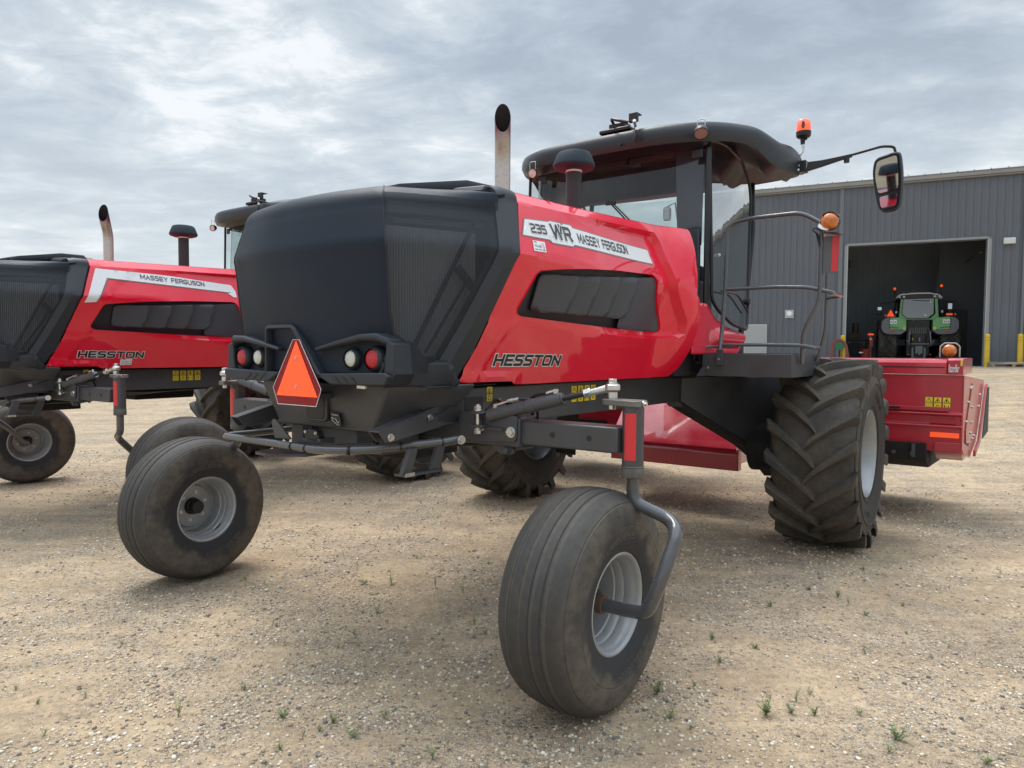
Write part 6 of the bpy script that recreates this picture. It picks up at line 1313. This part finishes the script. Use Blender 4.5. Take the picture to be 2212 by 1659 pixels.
    m = MB(); m.lathe([(.0005, .08), (.17, .08), (.21, .55), (.225, .62), (.21, .62), (.0005, .60)], (0, 0, 0), (0, 0, 1), 28); m.build('drum', mat('cart_red', (.22, .02, .02), .5), t); m = MB(); m.box(.14, .24, -.05, .05, .05, 1.25); m.box(.16, .28, -.1, .1, .7, 1.0); m.build('frame', mat('cart_frame_red', (.18, .03, .02), .5), t, bevel=.01)
    m = MB(); m.box(.10, .30, -.12, -.10, 1.15, 1.21); m.build('orange_marker', ORG, t); m = MB(); m.cyl((.2, -.12, 1.0), (.2, -.06, 1.0), .05); m.build('amber_marker', AMB, t); m = MB(); m.add([V(-.2, -.218, .47), V(-.15, -.222, .52), V(-.10, -.222, .49), V(-.04, -.223, .51), V(-.05, -.223, .47), V(-.15, -.222, .45)], [(0, 1, 2, 3, 4, 5)]); m.build('white_mark', WHP, t)
    t = thing('workbench', 'dark workbench piled with parts at the left inside the bay', 'workbench', at(-4.6, 4.2), rz)
    m = MB(); m.box(-.3, 1.3, -.4, .4, 1.0, 1.08); m.box(-.2, -.1, -.3, .3, 0, 1.0); m.box(1.1, 1.2, -.3, .3, 0, 1.0); m.build('bench', mat('bench_brown', (.07, .045, .04), .6), t, bevel=.01); m = MB(); m.box(-.1, .3, -.2, .2, 1.08, 1.5); m.box(.4, .9, -.2, .2, 1.08, 1.32); m.cyl((.7, 0, 1.3), (.7, 0, 1.75), .12); m.build('piled_parts', mat('parts_dark', (.09, .06, .05), .6), t, bevel=.02)
    t = thing('floor_jack', 'black and yellow wheeled jack low on the shop floor', 'floor jack', at(-4.25, 2.4), rz)
    m = MB(); m.prism([(-.2, .0), (.75, .0), (.85, .22), (.5, .30), (-.1, .12)], 'xz', -.1, .1); m.build('body', mat('jack_yellow', (.35, .24, .03), .5), t, bevel=.02); m = MB(); m.cyl((0, -.4, .28), (0, .4, .28), .28); m.cyl((.32, .2, .5), (.32, .5, .5), .42); m.build('wheel', MATT, t)
    # green tractor parked inside, seen from behind
    t = thing('green_tractor', 'green tractor with white roof parked inside the open bay seen from behind', 'tractor', at(-1.76, 3.0), rz); t.scale = (.85, 1, 1)
    GR = mat('tractor_green', (.12, .38, .10), .3, coat=.7, var=(3, .08)); FG = mat('fender_grey', (.17, .18, .20), .6)
    X = lambda px: (px - 1280) * .0029
    Z = lambda py: 2.8 - (py - 250) * .0029
    for s in (-1, 1):
        # tyres
        tyr = bpy.data.objects.new('rear_wheel', None); COL.objects.link(tyr); tyr.parent = t; tyr.location = (s * 1.235, .0, .90)
        m = MB(); prf = [(.45, .36), (.62, .40), (.78, .385), (.84, .33), (.855, 0)]; pr = [(r, y) for r, y in prf] + [(r, -y) for r, y in prf[::-1][1:]]
        m.lathe([(r, y) for r, y in pr], axis=(1, 0, 0), seg=64)
        for k in range(18):
            for q in (-1, 1):
                a0 = 2 * math.pi * (k + (.5 if q > 0 else 0)) / 18; rings = []
                for i in range(7):
                    u = i / 6; x = q * (-.04 + .42 * u); a = a0 + .36 * u; rr = .905 - .03 * u ** 3; b_ = .84 if u < .8 else .78
                    rings.append([V(x, math.cos(a + d / rr) * r, math.sin(a + d / rr) * r) for d, r in ((-.045, b_), (-.032, rr), (.032, rr), (.045, b_))])
                m.loft(rings)
        m.build('tyre', TYT, tyr, ang=30); m = MB(); m.lathe([(.46, .30), (.44, .25), (.40, .05), (.0005, .05)], axis=(1, 0, 0), seg=40); m.lathe([(.46, -.30), (.44, -.25), (.40, -.05), (.0005, -.05)], axis=(1, 0, 0), seg=40); m.build('rim', mat('rim_red_dark', (.25, .02, .02), .5), tyr)
        # fender
        gp = [(.50, Z(600)), (1.20, Z(575)), (1.20, Z(745)), (.50, Z(745))]
        m = MB(); m.prism(rpoly([(s * .51, Z(605)), (s * .75, Z(582)), (s * 1.18, Z(578)), (s * 1.19, Z(745)), (s * .50, Z(745))], .05), 'yz', -1, 1) if False else None
        gg = rpoly([(s * .51, Z(612)), (s * .75, Z(582)), (s * 1.18, Z(576)), (s * 1.19, Z(748)), (s * .50, Z(748))], .04); m = MB(); m.prism(gg, 'xz', -1.02, -.2); fe = m.build('fender', GR, t, bevel=.03)
        g2 = rpoly([(s * 1.185, Z(576)), (s * 1.38, Z(590)), (s * 1.50, Z(630)), (s * 1.52, Z(720)), (s * 1.42, Z(780)), (s * 1.25, Z(802)), (s * .72, Z(806)), (s * .50, Z(758)), (s * .50, Z(746)), (s * 1.19, Z(746))], .04); m = MB(); m.prism(g2, 'xz', -1.0, -.15); m.build('fender_flare', FG, fe, bevel=.03)
        for k in (0, 1): m = MB(); m.prism(rpoly([(s * 1.03 + (k - 1) * .14, Z(612)), (s * 1.03 + (k - 1) * .14 + .13, Z(612)), (s * 1.03 + (k - 1) * .14 + .13, Z(668)), (s * 1.03 + (k - 1) * .14, Z(668))], .02), 'xz', -1.05, -1.02); m.build('work_lamp', mat('lamp_bright', (.85, .87, .88), .2), fe, bevel=.006); m = MB(); m.lathe([(.0005, -.01), (.03, -.008), (.035, 0)], (s * 1.03 + (k - 1) * .14 + .065, -1.052, Z(642)), (0, 1, 0), 20); m.build('lamp_bulb', mat('lamp_grey', (.25, .26, .27), .3), fe)
        m = MB()
        for k in range(5): m.cyl((s * (.84 + k * .078), -1.03, Z(716 + (2 - k) * 2)), (s * (.84 + k * .078), -1.015, Z(716 + (2 - k) * 2)), .026, seg=16)
        m.build('coupler_ports', BLK, fe)
        m = MB(); m.box(min(s * .965, s * 1.17), max(s * .965, s * 1.17), -1.02, -1.0, Z(772), Z(754)); m.build('red_reflector', RREF, fe)
        m = MB(); m.box(min(s * .54, s * .645), max(s * .54, s * .645), -1.03, -1.019, Z(748), Z(706)); m.build('yellow_sticker', mat('sticker_yellow', (.75, .55, .1), .5), fe)
        m = MB(); m.tube([(s * .98, .3, Z(345)), (s * 1.5, .3, Z(360)), (s * 1.50, .3, Z(395))], .014, 8); ma = m.build('mirror_arm', BLK, t)
        m = MB(); m.box(min(s * 1.24, s * 1.43) + (.0 if s > 0 else -.20), max(s * 1.24, s * 1.43) + (0 if s > 0 else -.20), .25, .30, Z(520), Z(372 if s > 0 else 405)); mh = m.build('mirror_housing', BLK, ma, bevel=.02)
        x0 = (s * 1.25 if s > 0 else -1.61)
        m = MB(); m.box(x0, x0 + .16, .243, .25, Z(455), Z(380 if s > 0 else 412)); m.build('mirror_glass', CHR, mh)
        # beacons
        bx = (X(947), X(1588))[s > 0]; bz = (Z(205), Z(182))[s > 0]
        m = MB(); m.tube([(s * .86, -.3, Z(300)), (bx, -.3, Z(290)), (bx, -.3, bz)], .017, 8); m.cyl((bx, -.3, bz - .01), (bx, -.3, bz + .02), .06); bc = m.build('beacon_post', BLK, t); m = MB(); m.lathe([(.055, bz + .02), (.052, bz + .10), (.04, bz + .12), (.0005, bz + .12)], (bx, -.3, 0), (0, 0, 1), 20); m.build('beacon_lens', BEA, bc)
        # lights under the roof and on the cab corners
        m = MB(); m.box(min(s * .56, s * .66), max(s * .56, s * .66), -.66, -.60, Z(318), Z(285)); m.box(min(s * .74, s * .82), max(s * .74, s * .82), -.66, -.60, Z(318), Z(288)); m.box(min(s * .86, s * .95), max(s * .86, s * .95), -.66, -.60, Z(520), Z(488)); m.build('small_lamp', mat('lamp_pale', (.55, .56, .56), .4, var=(60, .3)), t, bevel=.008)
        m = MB(); m.cyl((s * 1.36, -.95, Z(548)), (s * 1.36, -.9, Z(548)), .045); m.build('orange_side_light', mat('dull_orange', (.55, .08, .03), .4), t)
        if s > 0: m = MB(); m.box(1.01, 1.25, -1.0, -.97, Z(560), Z(536)); m.build('orange_strip', ORG, t); m = MB(); m.sphere((.84, -.5, Z(315)), .10, 14, sc=(1, 1, .55)); m.build('receiver_dome', WHP, t)
        # lift arms and links
        m = MB(); m.tube([(s * .37, -.9, Z(735)), (s * .40, -1.2, Z(790)), (s * .43, -1.35, Z(960))], .035, 10); m.tube([(s * .22, -.7, Z(1000)), (s * .43, -1.4, Z(945)), (s * .52, -1.5, Z(890))], .032, 10); m.box(min(s * .37, s * .43), max(s * .37, s * .43), -1.25, -1.19, Z(830), Z(770)); m.box(min(s * .19, s * .28), max(s * .19, s * .28), -1.0, -.9, .02, Z(980)); m.build('lift_link', mat('linkage_grey', (.16, .165, .16), .45, metal=.4), t, bevel=.008)
        m = MB(); m.cyl((s * .42, -1.3, Z(1070)), (s * .42, -1.25, Z(1070)), .03); m.build('red_cap', mat('cap_red', (.5, .02, .02), .4), t)
    # slow moving triangle on the left fender
    m = MB(); m.prism([(X(812), Z(570)), (X(948), Z(570)), (X(942), Z(548)), (X(892), Z(468)), (X(872), Z(468)), (X(822), Z(548))], 'xz', -.98, -.975); tr_ = m.build('slow_vehicle_triangle', REFL, t); m = MB(); m.prism([(X(828), Z(566)), (X(938), Z(566)), (X(884), Z(476))], 'xz', -.985, -.981); m.build('orange_centre', ORG, tr_)
    # cab
    m = MB(); rings = []
    for x in np.linspace(-.92, .86, 13):
        z = Z(252) - .16 * (abs(x + .03) / .9) ** 6; dip = .03 if abs(abs(x) - .5) < .08 else 0
        rings.append([V(x, -.66, z - .045 - dip * .6), V(x, -.68, z - dip), V(x, -.3, z + .04 - dip), V(x, .9, z + .04 - dip), V(x, 1.1, z - .06), V(x, .9, z - .12)])
    m.loft(rings); m.build('cab_roof', WHP, t, ang=40)
    m = MB(); m.box(-.72, .70, -.62, .9, Z(330), Z(268)); m.build('roof_underside', BLK, t, bevel=.02)
    for s in (-1, 1):
        m = MB(); m.loft([[V(s * a, -.58, z) for a, z in ((.60, Z(310)), (.72, Z(300)), (.78, Z(560)), (.80, Z(600)), (.60, Z(600)), (.45, Z(590)), (.66, Z(530)))], [V(s * a, -.50, z) for a, z in ((.60, Z(310)), (.72, Z(300)), (.78, Z(560)), (.80, Z(600)), (.60, Z(600)), (.45, Z(590)), (.66, Z(530)))]]); m.build('cab_frame', GR, t, bevel=.008)
        m = MB(); m.add([V(s * .73, -.5, Z(300)), V(s * .80, .9, Z(300)), V(s * .90, .9, Z(560)), V(s * .80, -.5, Z(560))], [(0, 1, 2, 3)]); m.build('side_glass', GLASS3, t)
        m = MB(); m.tube([(s * .84, .3, Z(310)), (s * .93, .3, Z(560))], .03, 8); m.build('door_post', BLK, t)
    m = MB(); m.box(-.80, .80, -.58, -.48, Z(612), Z(588)); m.build('cab_sill', GR, t, bevel=.02)
    wn = [(X(1062), Z(330)), (X(1480), Z(322)), (X(1484), Z(528)), (X(1400), Z(590)), (X(1130), Z(592)), (X(1048), Z(530))]
    m = MB(); m.prism(rpoly(wn, .04), 'xz', -.595, -.590); m.build('rear_window', mat('tractor_window', (.10, .13, .15), .08, spec=1.0, coat=1), t)
    m = MB(); w2 = [V(a, -.598, b_) for a, b_ in rpoly(wn, .04)]; m.tube(w2 + w2[:1], .012, 6); m.tube([(X(1195), -.61, Z(350)), (X(1430), -.61, Z(362))], .012, 6); m.build('window_seal', BLK, t)
    m = MB(); m.box(X(1353), X(1392), -.603, -.600, Z(558), Z(538)); m.box(X(1420), X(1444), -.603, -.600, Z(380), Z(362)); m.build('window_sticker', WHP, t)
    m = MB(); m.box(-.48, .44, -.75, 1.5, .35, Z(612)); m.box(-.28, .27, -.95, 0, .25, 1.2); m.box(-.9, .9, -.3, .3, .75, 1.05); m.build('rear_housing', mat('housing_dark', (.018, .02, .022), .5, var=(8, .3)), t, bevel=.03)
    m = MB()
    for k in range(8): m.box(-.33 + k * .085, -.29 + k * .085, -.80, -.75, Z(800), Z(715)); m.cyl((-.31 + k * .085, -.82, Z(738)), (-.31 + k * .085, -.78, Z(738)), .022, seg=12)
    m.build('hydraulic_couplers', mat('coupler_grey', (.13, .13, .13), .4, metal=.4), t)
    m = MB(); m.tube([(X(1180), -.9, Z(620)), (X(1250), -.9, Z(620)), (X(1240), -.9, Z(690)), (X(1180), -.9, Z(620))], .012, 6); m.tube([(X(1240), -.9, Z(690)), (X(1240), -.9, Z(880))], .012, 6); m.tube([(X(1160), -1.4, Z(935)), (X(1400), -1.4, Z(935))], .02, 8); m.box(-.14, .14, -1.1, -.9, .45, Z(960)); m.cyl((0, -1.12, Z(1055)), (0, -1.2, Z(1055)), .06); m.box(-.03, .03, -1.2, -1.1, Z(900), Z(850)); m.build('drawbar_frame', mat('linkage_grey', (.16, .165, .16), .45, metal=.4), t)
    m = MB(); m.sphere((X(1195), -1.0, Z(870)), .03, 10, sc=(1, 1, 1.8)); m.build('yellow_cap', mat('cap_yellow', (.7, .5, .05), .4), t)
    m = MB(); m.cyl((X(1212), -.4, Z(250)), (X(1212), -.4, Z(170)), .01, seg=6); m.cyl((X(1530), -.4, Z(240)), (X(1530), -.4, Z(225)), .03, seg=10); m.cyl((X(1530), -.4, Z(225)), (X(1530), -.4, Z(0)), .006, seg=6); m.build('antenna', mat('antenna_grey', (.3, .3, .3), .5), t)
    m = MB(); m.box(-.45, .45, 1.5, 4.2, .9, 1.9); m.build('bonnet', GR, t, bevel=.08)
    for s in (-1, 1): m = MB(); m.cyl((s * .7, 3.2, .72), (s * 1.2, 3.2, .72), .72, seg=40); m.build('front_wheel', TYT, t, bevel=.08)
make_ground(); make_weeds(); make_building()
LOC1 = (-.70925, 4.03696, 0); RZ1 = math.pi / 2 - .6358063; LOC2 = (-4.67838, 6.85096, 0); RZ2 = math.pi / 2 - .5921445
C1 = [(-1, (-.108, -1.40, .495), -1.4, -1, [(.0, -1.56, 1.05), (.01, -1.56, .93), (.015, -1.74, .875), (-.05, -1.80, .835), (-.145, -1.775, .66), (-.125, -1.70, .49), (-.104, -1.60, .472), (-.104, -1.47, .472)], None),
      (1, (-.222, 1.755, .495), 3.4, -1, [(.0, 1.56, 1.05), (.0, 1.56, .93), (.02, 1.96, .86), (-.08, 2.04, .80), (-.20, 2.03, .60), (-.22, 2.0, .495), (-.222, 1.80, .495)], 'cap')]
C2 = [(-1, (.56, -1.62, .495), -10, 1, [(.0, -1.56, 1.05), (.0, -1.56, .90), (.10, -1.30, .82), (.30, -1.28, .62), (.48, -1.32, .505), (.5, -1.6, .505)], 'cap'),
      (1, (.60, 1.84, .495), -12, -1, [(.0, 1.56, 1.05), (.0, 1.56, .93), (.05, 1.34, .87), (.25, 1.36, .70), (.44, 1.50, .50), (.51, 1.60, .49), (.52, 1.74, .49)], None)]
mach('windrower', 'red windrower with black rear screen, orange triangle and number 235 on its side', LOC1, RZ1, True, C1)
mach('windrower', 'red windrower with plain silver side stripe, cut off by the left edge of the photo', LOC2, RZ2, False, C2)
make_header(LOC1, RZ1, 'dark red mower header with amber lamp, carried in front of the nearer windrower')
make_header(LOC2, RZ2, 'dark red mower header mostly hidden in front of the windrower at left')
